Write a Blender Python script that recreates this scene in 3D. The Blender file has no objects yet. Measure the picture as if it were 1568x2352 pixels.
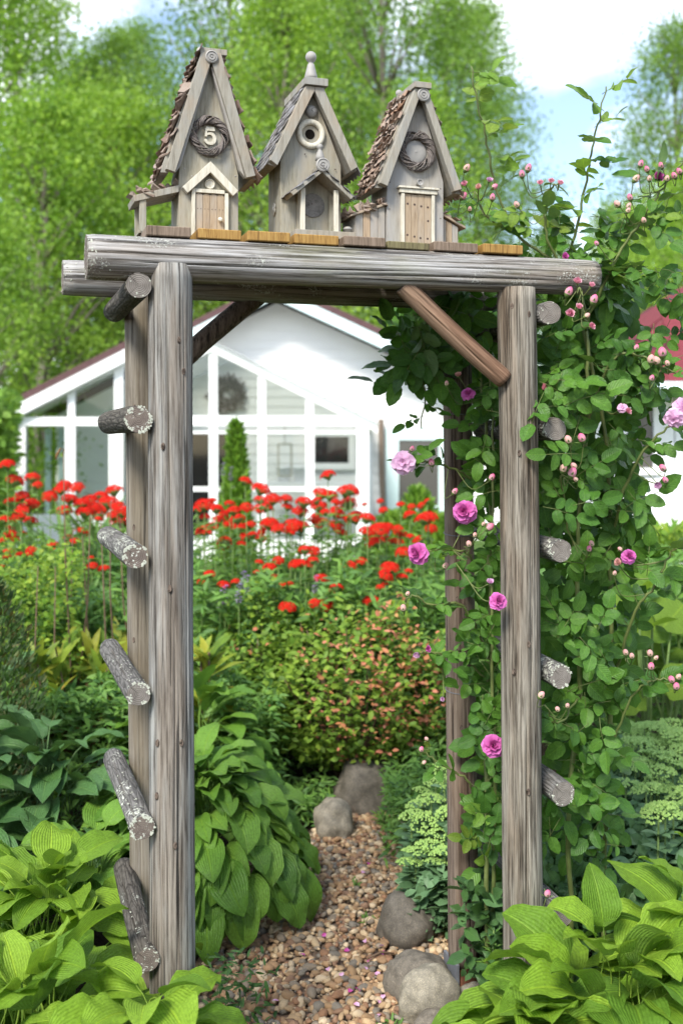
import bpy, bmesh, math, random
import numpy as np
from mathutils import Matrix, Vector, noise as mnoise

scene = bpy.context.scene
col = scene.collection
R = math.radians
rng = random.Random(11)

# ------------------------------------------------------------------ camera, sky, sun, exposure
CAM_Z, FOC = 1.645, 2478.0
cam = bpy.data.cameras.new('camera')
cam.sensor_fit = 'VERTICAL'
cam.sensor_height = 36.0
cam.sensor_width = 24.0
cam.lens = FOC / 2352 * 36.0
cam.shift_y = -176 / 2352
cam.clip_start, cam.clip_end = 0.05, 2000
cam.dof.use_dof = True
cam.dof.focus_distance = 2.70
cam.dof.aperture_fstop = 3.05
cam_o = bpy.data.objects.new('camera', cam)
col.objects.link(cam_o)
cam_o.location = (0, 0, CAM_Z)
cam_o.rotation_euler = (R(90), 0, 0)
scene.camera = cam_o

SUN_POS = Vector((-0.36, -0.80, 0.95)).normalized()
world = bpy.data.worlds.new('World')
scene.world = world
world.use_nodes = True
wt = world.node_tree
wt.nodes.clear()


def node(nt, t, I=None, **props):
    n = nt.nodes.new(t)
    for k, v in props.items():
        setattr(n, k, v)
    for k, v in (I or {}).items():
        s = n.inputs[k]
        if isinstance(v, bpy.types.NodeSocket):
            nt.links.new(v, s)
        else:
            if isinstance(v, (tuple, list)) and len(v) == 3 and s.type == 'RGBA':
                v = (*v, 1)
            s.default_value = v
    return n


def mth(nt, op, a, b=0.0, c=None, clamp=False):
    I = {0: a, 1: b}
    if c is not None:
        I[2] = c
    n = node(nt, 'ShaderNodeMath', I, operation=op)
    n.use_clamp = clamp
    return n.outputs[0]


def mixc(nt, f, a, b, mode='MIX'):
    n = node(nt, 'ShaderNodeMix', {0: f, 6: a, 7: b}, data_type='RGBA', blend_type=mode)
    return n.outputs[2]


def ramp(nt, f, stops, interp='LINEAR'):
    n = node(nt, 'ShaderNodeValToRGB', {0: f})
    cr = n.color_ramp
    cr.interpolation = interp
    while len(cr.elements) < len(stops):
        cr.elements.new(0.5)
    for e, (p, c) in zip(cr.elements, stops):
        e.position = p
        e.color = (*c, 1) if isinstance(c, (tuple, list)) else (c, c, c, 1)
    return n.outputs[0]


def noise_tex(nt, vec, scale, detail=4, rough=0.55, dist=0.0):
    return node(nt, 'ShaderNodeTexNoise', {'Vector': vec, 'Scale': scale, 'Detail': detail,
                                           'Roughness': rough, 'Distortion': dist})


sky = node(wt, 'ShaderNodeTexSky', sky_type='NISHITA')
sky.sun_disc = False
sky.sun_elevation = math.asin(SUN_POS.z)
sky.sun_rotation = math.atan2(SUN_POS.x, SUN_POS.y)
sky.air_density, sky.dust_density, sky.ozone_density = 1.0, 0.6, 1.2
tc = node(wt, 'ShaderNodeTexCoord')
sep = node(wt, 'ShaderNodeSeparateXYZ', {0: tc.outputs['Generated']})
zz = mth(wt, 'ADD', mth(wt, 'MAXIMUM', sep.outputs[2], 0.0), 0.22)
cv = node(wt, 'ShaderNodeCombineXYZ', {0: mth(wt, 'DIVIDE', sep.outputs[0], zz),
                                       1: mth(wt, 'DIVIDE', sep.outputs[1], zz), 2: 3.7})
cn = noise_tex(wt, cv.outputs[0], 1.15, 7, 0.55, 0.3)
cf = ramp(wt, cn.outputs[0], [(0.47, 0.04), (0.66, 0.9)])
cloudy = mixc(wt, cf, sky.outputs[0], (11.0, 11.2, 11.5))
bg = node(wt, 'ShaderNodeBackground', {0: cloudy, 1: 0.112})
wo = node(wt, 'ShaderNodeOutputWorld', {0: bg.outputs[0]})

sun = bpy.data.lights.new('sun', 'SUN')
sun.energy = 2.5
sun.angle = R(16)
sun.color = (1.0, 0.95, 0.86)
sun_o = bpy.data.objects.new('sun', sun)
col.objects.link(sun_o)
sun_o.rotation_euler = SUN_POS.to_track_quat('Z', 'Y').to_euler()
sun_o.location = (-6, -8, 14)

scene.view_settings.view_transform = 'Standard'
scene.view_settings.look = 'None'
scene.view_settings.exposure = 1.32
scene.view_settings.gamma = 1.0
scene.view_settings.use_curve_mapping = False
scene.render.engine = 'CYCLES'
cy = scene.cycles
cy.use_denoising = True
cy.max_bounces = 6
cy.diffuse_bounces = 3
cy.glossy_bounces = 2
cy.transmission_bounces = 3
cy.transparent_max_bounces = 10
cy.caustics_reflective = cy.caustics_refractive = False
scene.render.use_persistent_data = False

# ------------------------------------------------------------------ helpers


def P(x, y, Y):
    """a point of the garden: picture coordinates (1568 wide) at distance Y metres"""
    return Vector(((x - 784) / FOC * Y, Y, CAM_Z - (y - 1000) / FOC * Y))


def G(x, Y, z=0.0):
    return Vector(((x - 784) / FOC * Y, Y, z))


WM = {}


def tag(o, label=None, cat=None, group=None, kind=None):
    if label: o['label'] = label
    if cat: o['category'] = cat
    if group: o['group'] = group
    if kind: o['kind'] = kind
    return o


def add(name, me, parent=None, M=None):
    """link a mesh; M is its world matrix (default: the parent's frame)"""
    o = bpy.data.objects.new(name, me)
    col.objects.link(o)
    if parent is not None:
        pm = WM[parent]
        o.parent = parent
        if M is None:
            M = pm
        else:
            o.matrix_basis = pm.inverted() @ M
    else:
        M = M if M is not None else Matrix.Identity(4)
        o.matrix_basis = M
    WM[o] = M.copy()
    return o


def thing(name, label, cat, loc=(0, 0, 0), rz=0.0, group=None):
    o = bpy.data.objects.new(name, None)
    col.objects.link(o)
    o.empty_display_size = 0.05
    M = Matrix.Translation(Vector(loc)) @ Matrix.Rotation(rz, 4, 'Z')
    o.matrix_basis = M
    WM[o] = M
    return tag(o, label, cat, group)


def mesh(name, V, F, mats=(), uv=None, smooth=True, fm=None, rnd=None):
    me = bpy.data.meshes.new(name)
    V = V.tolist() if isinstance(V, np.ndarray) else [tuple(v) for v in V]
    F = F.tolist() if isinstance(F, np.ndarray) else F
    me.from_pydata(V, [], F)
    for m in mats:
        me.materials.append(m)
    n = len(me.polygons)
    if smooth:
        me.polygons.foreach_set('use_smooth', np.ones(n, dtype=bool))
    if fm is not None:
        me.polygons.foreach_set('material_index', np.asarray(fm, dtype=np.int32))
    if uv is not None:
        uv = np.asarray(uv, dtype=np.float32)
        li = np.empty(len(me.loops), dtype=np.int32)
        me.loops.foreach_get('vertex_index', li)
        me.uv_layers.new(name='UVMap').data.foreach_set('uv', uv[li].ravel())
    if rnd is not None:
        a = me.attributes.new('rnd', 'FLOAT', 'POINT')
        a.data.foreach_set('value', np.asarray(rnd, dtype=np.float32))
    me.update()
    return me


def scatter(name, base, Ms, mats, rnds=None, smooth=True):
    """one mesh of many copies of base=(V,F,uv) at the matrices Ms (n,4,4)"""
    V, F, uv = base
    V = np.asarray(V, dtype=float)
    Ms = np.asarray(Ms, dtype=float)
    n, m = len(Ms), len(V)
    VV = (np.einsum('nij,mj->nmi', Ms[:, :3, :3], V) + Ms[:, None, :3, 3]).reshape(-1, 3)
    off = (np.arange(n) * m)
    if len({len(f) for f in F}) == 1:
        FF = (np.asarray(F)[None] + off[:, None, None]).reshape(-1, len(F[0]))
    else:
        FF = [[i + o for i in f] for o in off.tolist() for f in F]
    if rnds is None:
        rnds = np.random.RandomState(n).rand(n)
    return mesh(name, VV, FF, mats, None if uv is None else np.tile(np.asarray(uv), (n, 1)), smooth,
                rnd=np.repeat(rnds, m))


def frame(p, d, n):
    """matrix at p, x along d, z near n"""
    x = Vector(d).normalized()
    n = Vector(n)
    y = n.cross(x)
    if y.length < 1e-5:
        y = Vector((0.3, 1, 0.2)).cross(x)
    y.normalize()
    z = x.cross(y)
    M = Matrix.Identity(4)
    for i in range(3):
        M[i][0], M[i][1], M[i][2], M[i][3] = x[i], y[i], z[i], p[i]
    return M


def frame_z(p0, p1):
    z = (Vector(p1) - Vector(p0)).normalized()
    ref = Vector((0, -1, 0)) if abs(z.y) < 0.8 else Vector((0, 0, 1))
    x = ref.cross(z).normalized()
    y = z.cross(x)
    M = Matrix.Identity(4)
    for i in range(3):
        M[i][0], M[i][1], M[i][2], M[i][3] = x[i], y[i], z[i], p0[i]
    return M


def rvec(r=rng, s=1.0):
    return Vector((r.gauss(0, s), r.gauss(0, s), r.gauss(0, s)))


def smooth_path(pts, n=8):
    """Catmull-Rom through pts"""
    pts = [Vector(p) for p in pts]
    q = [pts[0] * 2 - pts[1]] + pts + [pts[-1] * 2 - pts[-2]]
    out = []
    for i in range(1, len(q) - 2):
        a, b, c, d = q[i - 1:i + 3]
        for k in range(n):
            t = k / n
            out.append(0.5 * ((2 * b) + (c - a) * t + (2 * a - 5 * b + 4 * c - d) * t * t
                              + (3 * b - a - 3 * c + d) * t ** 3))
    out.append(pts[-1])
    return out


class MB:
    """collects shapes into one mesh"""

    def __init__(self):
        self.V, self.F, self.m, self.uv = [], [], [], []

    def put(self, V, F, mi=0, M=None, uv=None):
        o = len(self.V)
        self.V += [tuple(M @ Vector(v)) for v in V] if M is not None else [tuple(v) for v in V]
        self.F += [[i + o for i in f] for f in F]
        self.m += [mi] * len(F)
        self.uv += list(uv) if uv is not None else [(0, 0)] * len(V)
        return self

    def box(self, x0, x1, y0, y1, z0, z1, mi=0, M=None):
        V = [(x, y, z) for z in (z0, z1) for y in (y0, y1) for x in (x0, x1)]
        return self.put(V, [[0, 2, 3, 1], [4, 5, 7, 6], [0, 1, 5, 4], [2, 6, 7, 3], [0, 4, 6, 2], [1, 3, 7, 5]], mi, M)

    def prism(self, poly, y0, y1, mi=0, M=None):
        """polygon in x-z pushed along y"""
        a = sum(p[0] * q[1] - q[0] * p[1] for p, q in zip(poly, poly[1:] + poly[:1]))
        if a < 0:
            poly = poly[::-1]
        n = len(poly)
        V = [(x, y0, z) for x, z in poly] + [(x, y1, z) for x, z in poly]
        F = [list(range(n)), list(range(2 * n - 1, n - 1, -1))]
        F += [[(i + 1) % n, i, n + i, n + (i + 1) % n] for i in range(n)]
        return self.put(V, F, mi, M)

    def tube(self, pts, radii, k=6, mi=0, M=None, cap=True):
        pts = [Vector(p) for p in pts]
        if not hasattr(radii, '__len__'):
            radii = [radii] * len(pts)
        V, F, uv = [], [], []
        n = len(pts)
        up = None
        for i, p in enumerate(pts):
            d = (pts[min(i + 1, n - 1)] - pts[max(i - 1, 0)]).normalized()
            if up is None:
                up = Vector((0, 0, 1)) if abs(d.z) < 0.9 else Vector((1, 0, 0))
            x = up.cross(d)
            if x.length < 1e-6:
                x = Vector((0, 1, 0)).cross(d)
            x.normalize()
            y = d.cross(x)
            up = y
            for j in range(k):
                a = 2 * math.pi * j / k
                V.append(p + (x * math.cos(a) + y * math.sin(a)) * radii[i])
                uv.append((i / max(1, n - 1), j / k))
        for i in range(n - 1):
            for j in range(k):
                a, b = i * k + j, i * k + (j + 1) % k
                F.append([a, b, b + k, a + k])
        if cap:
            F.append(list(range(k))[::-1])
            F.append(list(range((n - 1) * k, n * k)))
        return self.put(V, F, mi, M, uv)

    def lathe(self, prof, k=16, mi=0, M=None):
        """profile of (radius, height) turned about z"""
        V, F = [], []
        for r, z in prof:
            for j in range(k):
                a = 2 * math.pi * j / k
                V.append((r * math.cos(a), r * math.sin(a), z))
        for i in range(len(prof) - 1):
            for j in range(k):
                a, b = i * k + j, i * k + (j + 1) % k
                F.append([a, b, b + k, a + k])
        F.append(list(range(k))[::-1])
        F.append(list(range((len(prof) - 1) * k, len(prof) * k)))
        n = len(prof)
        return self.put(V, F, mi, M, [(i / (n - 1), j / k) for i in range(n) for j in range(k)])

    def torus(self, R0, r, k=28, q=10, mi=0, M=None):
        V, F = [], []
        for i in range(k):
            a = 2 * math.pi * i / k
            for j in range(q):
                b = 2 * math.pi * j / q
                rr = R0 + r * math.cos(b)
                V.append((rr * math.cos(a), rr * math.sin(a), r * math.sin(b)))
        for i in range(k):
            for j in range(q):
                F.append([i * q + j, ((i + 1) % k) * q + j, ((i + 1) % k) * q + (j + 1) % q, i * q + (j + 1) % q])
        return self.put(V, F, mi, M)

    def mesh(self, name, mats, smooth=False, uv=False, bev=0.0):
        if not isinstance(mats, (list, tuple)):
            mats = [mats]
        me = mesh(name, self.V, self.F, mats, self.uv if uv else None, smooth, self.m)
        if bev:
            bm = bmesh.new()
            bm.from_mesh(me)
            bmesh.ops.remove_doubles(bm, verts=bm.verts, dist=1e-6)
            bmesh.ops.bevel(bm, geom=list(bm.edges), offset=bev, segments=1, affect='EDGES', profile=0.5)
            bm.to_mesh(me)
            bm.free()
        return me

    def build(self, name, mats, parent=None, M=None, smooth=False, uv=False, bev=0.0, sharp=None):
        me = self.mesh(name, mats, smooth, uv, bev)
        if sharp:
            me.set_sharp_from_angle(angle=R(sharp))
        return add(name, me, parent, M)


def blade(L, W, prof, nu=8, nv=4, bend=0.6, a0=0.0, fold=0.25, wave=0.0, wn=3, ph=0.0, stalk=0.0, sr=0.004, twist=0.0, saw=0.0):
    """a leaf along +x: list of verts, quads, uv"""
    V, F, uv = [], [], []
    x = z = 0.0
    pts = []
    for i in range(nu + 1):
        t = i / nu
        pts.append((x, z, a0 + bend * t))
        st = L / nu
        a = a0 + bend * (t + 0.5 / nu)
        x += st * math.cos(a)
        z -= st * math.sin(a)
    for i in range(nu + 1):
        t = i / nu
        w = W * 0.5 * max(prof(t), 0.012) * (1 - saw * (i % 2))
        px, pz, a = pts[i]
        for j in range(nv + 1):
            s = 2 * j / nv - 1
            h = fold * abs(s) * w + wave * W * abs(s) ** 1.5 * math.sin(wn * 6.283 * t + ph + (1.7 if s > 0 else 0))
            y = s * w * math.cos(twist * t)
            h += s * w * math.sin(twist * t)
            V.append((px + h * math.sin(a), y, pz + h * math.cos(a)))
            uv.append((t, (s + 1) / 2))
    for i in range(nu):
        for j in range(nv):
            a = i * (nv + 1) + j
            F.append([a, a + nv + 1, a + nv + 2, a + 1])
    if stalk:
        o = len(V)
        N = 5
        for i in range(N + 1):
            t = i / N
            sx, sz = -stalk * t * math.cos(a0 * 0.5) * (1 - 0.25 * t), -stalk * 0.55 * t * t + a0 * 0.3 * stalk * t
            r = sr * (0.7 + 0.5 * t)
            for k in range(3):
                b = 2.094 * k + 0.5
                V.append((sx, r * math.cos(b), sz + r * math.sin(b)))
                uv.append((0.02, 0.5))
        for i in range(N):
            for k in range(3):
                a, b = o + i * 3 + k, o + i * 3 + (k + 1) % 3
                F.append([a, b, b + 3, a + 3])
    return V, F, uv


def pf(a, b):
    m = a / (a + b)
    k = m ** a * (1 - m) ** b
    return lambda t: (max(t, 0) ** a) * (max(1 - t, 0) ** b) / k


OVATE, ELLIP, LANCE = pf(0.55, 0.85), pf(0.5, 0.62), pf(0.55, 0.9)


def ico(n):
    bm = bmesh.new()
    bmesh.ops.create_icosphere(bm, subdivisions=n, radius=1.0)
    V = [v.co.copy() for v in bm.verts]
    F = [[v.index for v in f.verts] for f in bm.faces]
    bm.free()
    return V, F


def rock(n, seed, rough=0.25, freq=1.1):
    V, F = ico(n)
    o = Vector((seed * 7.3, seed * 3.1, seed * 1.7))
    W = []
    for v in V:
        h = 1 + rough * mnoise.noise(v * freq + o) + rough * 0.35 * mnoise.noise(v * freq * 2.7 + o)
        W.append(v * h)
    return W, F
# ------------------------------------------------------------------ materials


def new_mat(name):
    m = bpy.data.materials.new(name)
    m.use_nodes = True
    m.node_tree.nodes.clear()
    return m, m.node_tree


def finish(nt, shader):
    node(nt, 'ShaderNodeOutputMaterial', {0: shader})


def bsdf(nt, colr, rough=0.7, spec=0.3, normal=None, metal=0.0):
    I = {'Base Color': colr, 'Roughness': rough, 'Specular IOR Level': spec, 'Metallic': metal}
    if normal is not None:
        I['Normal'] = normal
    return node(nt, 'ShaderNodeBsdfPrincipled', I).outputs[0]


def bump(nt, h, strength=0.4, dist=0.002):
    return node(nt, 'ShaderNodeBump', {'Height': h, 'Strength': strength, 'Distance': dist}).outputs[0]


def ocoord(nt, scale=(1, 1, 1), seed=True):
    t = node(nt, 'ShaderNodeTexCoord')
    v = t.outputs['Object']
    if seed:
        oi = node(nt, 'ShaderNodeObjectInfo')
        ofs = node(nt, 'ShaderNodeVectorMath', {0: (13.1, 7.7, 9.3), 'Scale': oi.outputs['Random']}, operation='SCALE')
        v = node(nt, 'ShaderNodeVectorMath', {0: v, 1: ofs.outputs[0]}, operation='ADD').outputs[0]
    return node(nt, 'ShaderNodeMapping', {0: v, 3: scale}).outputs[0]


def rnd_socket(nt):
    oi = node(nt, 'ShaderNodeObjectInfo')
    at = node(nt, 'ShaderNodeAttribute', attribute_name='rnd')
    return mth(nt, 'FRACT', mth(nt, 'ADD', oi.outputs['Random'], at.outputs['Fac']))


def log_mat(name, light, mid, dark, lichen=0.0, stain=None, across=230, along=3.2, bumpy=0.6, greenish=0.0):
    """weathered barkless wood, grain along the object's z"""
    m, nt = new_mat(name)
    g = noise_tex(nt, ocoord(nt, (across, across, along * 2.2)), 1.0, 8, 0.72, 0.25)
    g2 = noise_tex(nt, ocoord(nt, (across * 0.5, across * 0.5, along * 0.9)), 1.0, 6, 0.66, 0.35)
    big = noise_tex(nt, ocoord(nt, (14, 14, 1.5)), 1.0, 4, 0.6)
    f = mth(nt, 'ADD', mth(nt, 'MULTIPLY', g.outputs[0], 0.5), mth(nt, 'MULTIPLY', g2.outputs[0], 0.5))
    c = ramp(nt, f, [(0.38, dark), (0.455, mid), (0.53, light), (0.64, tuple(min(1, x * 1.35) for x in light))])
    if stain:
        c = mixc(nt, ramp(nt, big.outputs[0], [(0.42, 0.0), (0.60, 0.9)]), c, mixc(nt, 1.0, c, stain, 'MULTIPLY'))
    st = noise_tex(nt, ocoord(nt, (across * 0.42, across * 0.42, along * 0.6)), 1.0, 4, 0.55, 0.3)
    sf = ramp(nt, st.outputs[0], [(0.345, 1.0), (0.395, 0.0)])
    c = mixc(nt, mth(nt, 'MULTIPLY', sf, 0.75), c, tuple(x * 0.25 for x in dark))
    h = mth(nt, 'SUBTRACT', f, mth(nt, 'MULTIPLY', sf, 0.7))
    wd = noise_tex(nt, ocoord(nt, (26, 26, 2.2)), 1.0, 5, 0.65, 0.4)
    c = mixc(nt, ramp(nt, wd.outputs[0], [(0.50, 0.0), (0.64, 0.62)]), c, mixc(nt, 1.0, c, (0.40, 0.36, 0.33), 'MULTIPLY'))
    if greenish:
        gn = noise_tex(nt, ocoord(nt, (7, 7, 2.5)), 1.0, 5, 0.65)
        c = mixc(nt, mth(nt, 'MULTIPLY', ramp(nt, gn.outputs[0], [(0.5, 0.0), (0.68, 1.0)]), greenish), c, (0.17, 0.18, 0.055))
    if lichen:
        l1 = noise_tex(nt, ocoord(nt, (190, 190, 150)), 1.0, 4, 0.75)
        l2 = noise_tex(nt, ocoord(nt, (16, 16, 9)), 1.0, 3, 0.6)
        lf = mth(nt, 'MULTIPLY', ramp(nt, l1.outputs[0], [(0.53, 0.0), (0.58, 1.0)]),
                 ramp(nt, l2.outputs[0], [(0.62 - lichen * 0.2, 0.0), (0.72 - lichen * 0.2, 1.0)]))
        c = mixc(nt, lf, c, mixc(nt, l1.outputs[0], (0.44, 0.45, 0.39), (0.60, 0.61, 0.55)))
        h = mth(nt, 'ADD', h, mth(nt, 'MULTIPLY', lf, 0.4))
    finish(nt, bsdf(nt, c, 0.86, 0.2, bump(nt, h, bumpy, 0.005)))
    return m


def end_mat(name, c1, c2, lichen=0.3):
    """sawn end of a log: rings round the object's z and radial drying cracks"""
    m, nt = new_mat(name)
    v = ocoord(nt, (1, 1, 0.02), seed=False)
    w = node(nt, 'ShaderNodeTexWave', {'Vector': v, 'Scale': 75.0, 'Distortion': 1.5, 'Detail': 2.0}, wave_type='RINGS', rings_direction='Z')
    gr = node(nt, 'ShaderNodeTexGradient', {0: v}, gradient_type='RADIAL')
    n1 = noise_tex(nt, node(nt, 'ShaderNodeCombineXYZ', {0: mth(nt, 'MULTIPLY', gr.outputs[0], 17.0)}).outputs[0], 1.0, 2, 0.5)
    c = mixc(nt, w.outputs[0], c1, c2)
    big = noise_tex(nt, ocoord(nt, (45, 45, 45)), 1.0, 4, 0.6)
    c = mixc(nt, 0.5, c, ramp(nt, big.outputs[0], [(0.3, tuple(x * 0.6 for x in c1)), (0.7, c2)]))
    c = mixc(nt, ramp(nt, n1.outputs[0], [(0.33, 1.0), (0.40, 0.0)]), c, (0.03, 0.025, 0.02))
    if lichen:
        l1 = noise_tex(nt, ocoord(nt, (120, 120, 120)), 1.0, 3, 0.7)
        c = mixc(nt, ramp(nt, l1.outputs[0], [(0.62 - 0.1 * lichen, 0.0), (0.68 - 0.1 * lichen, 1.0)]), c, (0.6, 0.62, 0.54))
    finish(nt, bsdf(nt, c, 0.9, 0.15, bump(nt, mth(nt, 'ADD', w.outputs[0], n1.outputs[0]), 0.4, 0.002)))
    return m


def bark_mat(name, c1, c2, lichen):
    m, nt = new_mat(name)
    v = node(nt, 'ShaderNodeTexVoronoi', {'Vector': ocoord(nt, (90, 90, 9)), 'Scale': 1.0}, feature='DISTANCE_TO_EDGE')
    n1 = noise_tex(nt, ocoord(nt, (90, 90, 30)), 1.0, 6, 0.7)
    c = ramp(nt, n1.outputs[0], [(0.3, c1), (0.7, c2)])
    c = mixc(nt, ramp(nt, v.outputs[0], [(0.0, 0.8), (0.09, 0.0)]), c, tuple(x * 0.45 for x in c1))
    l1 = noise_tex(nt, ocoord(nt, (110, 110, 110)), 1.0, 3, 0.7)
    l2 = noise_tex(nt, ocoord(nt, (14, 14, 8)), 1.0, 2, 0.6)
    lf = mth(nt, 'MULTIPLY', ramp(nt, l1.outputs[0], [(0.52, 0.0), (0.58, 1.0)]), ramp(nt, l2.outputs[0], [(0.6 - lichen * 0.3, 0.0), (0.7 - lichen * 0.3, 1.0)]))
    c = mixc(nt, lf, c, (0.52, 0.54, 0.46))
    h = mth(nt, 'ADD', n1.outputs[0], mth(nt, 'MULTIPLY', v.outputs[0], 1.5))
    finish(nt, bsdf(nt, c, 0.92, 0.15, bump(nt, h, 0.8, 0.006)))
    return m


def board_mat(name, light, mid, dark, scale=(90, 90, 9), patch=None, rough=0.75, bumpy=0.35, knots=True):
    """sawn and painted boards, grain along the object's z"""
    m, nt = new_mat(name)
    g = noise_tex(nt, ocoord(nt, scale), 1.0, 5, 0.6, 0.4)
    fine = noise_tex(nt, ocoord(nt, tuple(s * 3 for s in scale)), 1.0, 3, 0.6)
    f = mth(nt, 'ADD', mth(nt, 'MULTIPLY', g.outputs[0], 0.65), mth(nt, 'MULTIPLY', fine.outputs[0], 0.35))
    c = ramp(nt, f, [(0.33, dark), (0.47, mid), (0.64, light)])
    if patch:
        b = noise_tex(nt, ocoord(nt, (16, 16, 7)), 1.0, 4, 0.6)
        c = mixc(nt, ramp(nt, b.outputs[0], [(0.48, 0.0), (0.7, 0.75)]), c, patch[0])
        b2 = noise_tex(nt, ocoord(nt, (13, 14, 8)), 1.0, 4, 0.6)
        c = mixc(nt, ramp(nt, b2.outputs[0], [(0.5, 0.0), (0.75, 0.7)]), c, patch[1])
    finish(nt, bsdf(nt, c, rough, 0.25, bump(nt, f, bumpy, 0.002)))
    return m


def plain(name, c, rough=0.6, spec=0.3, var=0.12, scale=40.0, metal=0.0, bumpy=0.0):
    m, nt = new_mat(name)
    n1 = noise_tex(nt, ocoord(nt, (scale,) * 3), 1.0, 4, 0.6)
    cc = ramp(nt, n1.outputs[0], [(0.25, tuple(x * (1 - var) for x in c)), (0.75, tuple(min(1, x * (1 + var)) for x in c))])
    finish(nt, bsdf(nt, cc, rough, spec, bump(nt, n1.outputs[0], bumpy, 0.004) if bumpy else None, metal))
    return m


def leaf_mat(name, cols, trans=0.32, rough=0.42, veins=None, nv=15, spec=0.2, warm=(1.25, 1.3, 0.55), under=0.25, vstr=0.35, vb=0.55, blemish=0.0):
    m, nt = new_mat(name)
    r = rnd_socket(nt)
    c = ramp(nt, r, [(i / max(1, len(cols) - 1), cc) for i, cc in enumerate(cols)])
    nz = noise_tex(nt, ocoord(nt, (22, 22, 22)), 1.0, 3, 0.6)
    c = mixc(nt, 0.55, c, mixc(nt, 1.0, c, ramp(nt, nz.outputs[0], [(0.3, 0.62), (0.7, 1.35)]), 'MULTIPLY'))
    nrm = None
    if veins:
        uv = node(nt, 'ShaderNodeUVMap')
        s = node(nt, 'ShaderNodeSeparateXYZ', {0: uv.outputs[0]})
        v = mth(nt, 'SUBTRACT', s.outputs[1], 0.5)
        av = mth(nt, 'ABSOLUTE', v)
        if veins == 'parallel':
            w = mth(nt, 'ABSOLUTE', mth(nt, 'SINE', mth(nt, 'MULTIPLY', v, math.pi * nv)))
        else:
            k = mth(nt, 'SUBTRACT', s.outputs[0], mth(nt, 'MULTIPLY', av, 0.55))
            w = mth(nt, 'ABSOLUTE', mth(nt, 'SINE', mth(nt, 'MULTIPLY', k, math.pi * nv)))
        line = ramp(nt, w, [(0.0, 1.0), (0.35, 0.0)])
        mid = ramp(nt, av, [(0.012, 1.0), (0.035, 0.0)])
        c = mixc(nt, mth(nt, 'MULTIPLY', line, vstr), c, mixc(nt, 1.0, c, (0.55, 0.6, 0.5), 'MULTIPLY'))
        c = mixc(nt, mth(nt, 'MULTIPLY', mid, 0.55), c, mixc(nt, 1.0, c, (1.7, 1.5, 1.3), 'MULTIPLY'))
        nrm = bump(nt, mth(nt, 'ADD', mth(nt, 'SUBTRACT', w, mid), mth(nt, 'MULTIPLY', nz.outputs[0], 2.0)), vb, 0.003)
    if blemish:
        bl = noise_tex(nt, ocoord(nt, (34, 34, 34)), 1.0, 5, 0.7)
        bf = ramp(nt, bl.outputs[0], [(0.66, 0.0), (0.70, 1.0)])
        c = mixc(nt, mth(nt, 'MULTIPLY', bf, blemish), c, (0.16, 0.10, 0.035))
    geo = node(nt, 'ShaderNodeNewGeometry')
    c = mixc(nt, mth(nt, 'MULTIPLY', geo.outputs['Backfacing'], under), c, (0.20, 0.27, 0.15))
    b = bsdf(nt, c, rough, spec, nrm)
    t = node(nt, 'ShaderNodeBsdfTranslucent', {0: mixc(nt, 1.0, c, warm, 'MULTIPLY')})
    mx = node(nt, 'ShaderNodeMixShader', {0: trans, 1: b, 2: t.outputs[0]})
    finish(nt, mx.outputs[0])
    return m


def petal_mat(name, outer, inner, trans=0.3, rough=0.55):
    """petals: uv.x runs from the heart of the flower to its rim"""
    m, nt = new_mat(name)
    uv = node(nt, 'ShaderNodeUVMap')
    s = node(nt, 'ShaderNodeSeparateXYZ', {0: uv.outputs[0]})
    n1 = noise_tex(nt, ocoord(nt, (120, 120, 120)), 1.0, 3, 0.6)
    f = mth(nt, 'ADD', s.outputs[0], mth(nt, 'MULTIPLY', mth(nt, 'SUBTRACT', n1.outputs[0], 0.5), 0.8), clamp=True)
    r = rnd_socket(nt)
    c = mixc(nt, f, inner, outer)
    c = mixc(nt, mth(nt, 'MULTIPLY', r, 0.25), c, mixc(nt, 1.0, c, (0.75, 0.7, 0.75), 'MULTIPLY'))
    b = bsdf(nt, c, rough, 0.2)
    t = node(nt, 'ShaderNodeBsdfTranslucent', {0: c})
    finish(nt, node(nt, 'ShaderNodeMixShader', {0: trans, 1: b, 2: t.outputs[0]}).outputs[0])
    return m


def stone_mat(name, cols, scale=28.0, speck=0.5):
    m, nt = new_mat(name)
    r = rnd_socket(nt)
    c = ramp(nt, r, [(i / max(1, len(cols) - 1), cc) for i, cc in enumerate(cols)], 'CONSTANT' if len(cols) > 4 else 'LINEAR')
    n1 = noise_tex(nt, ocoord(nt, (scale,) * 3), 1.0, 6, 0.7)
    n2 = noise_tex(nt, ocoord(nt, (scale * 9,) * 3), 1.0, 2, 0.6)
    c = mixc(nt, 0.8, c, mixc(nt, 1.0, c, ramp(nt, n1.outputs[0], [(0.3, 0.5), (0.5, 1.0), (0.7, 1.5)]), 'MULTIPLY'))
    c = mixc(nt, mth(nt, 'MULTIPLY', ramp(nt, n2.outputs[0], [(0.5, 0.0), (0.68, 1.0)]), speck), c, mixc(nt, 1.0, c, (1.9, 1.85, 1.7), 'MULTIPLY'))
    finish(nt, bsdf(nt, c, 0.75, 0.3, bump(nt, mth(nt, 'ADD', n1.outputs[0], mth(nt, 'MULTIPLY', n2.outputs[0], 0.4)), 0.6, 0.006)))
    return m


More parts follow.
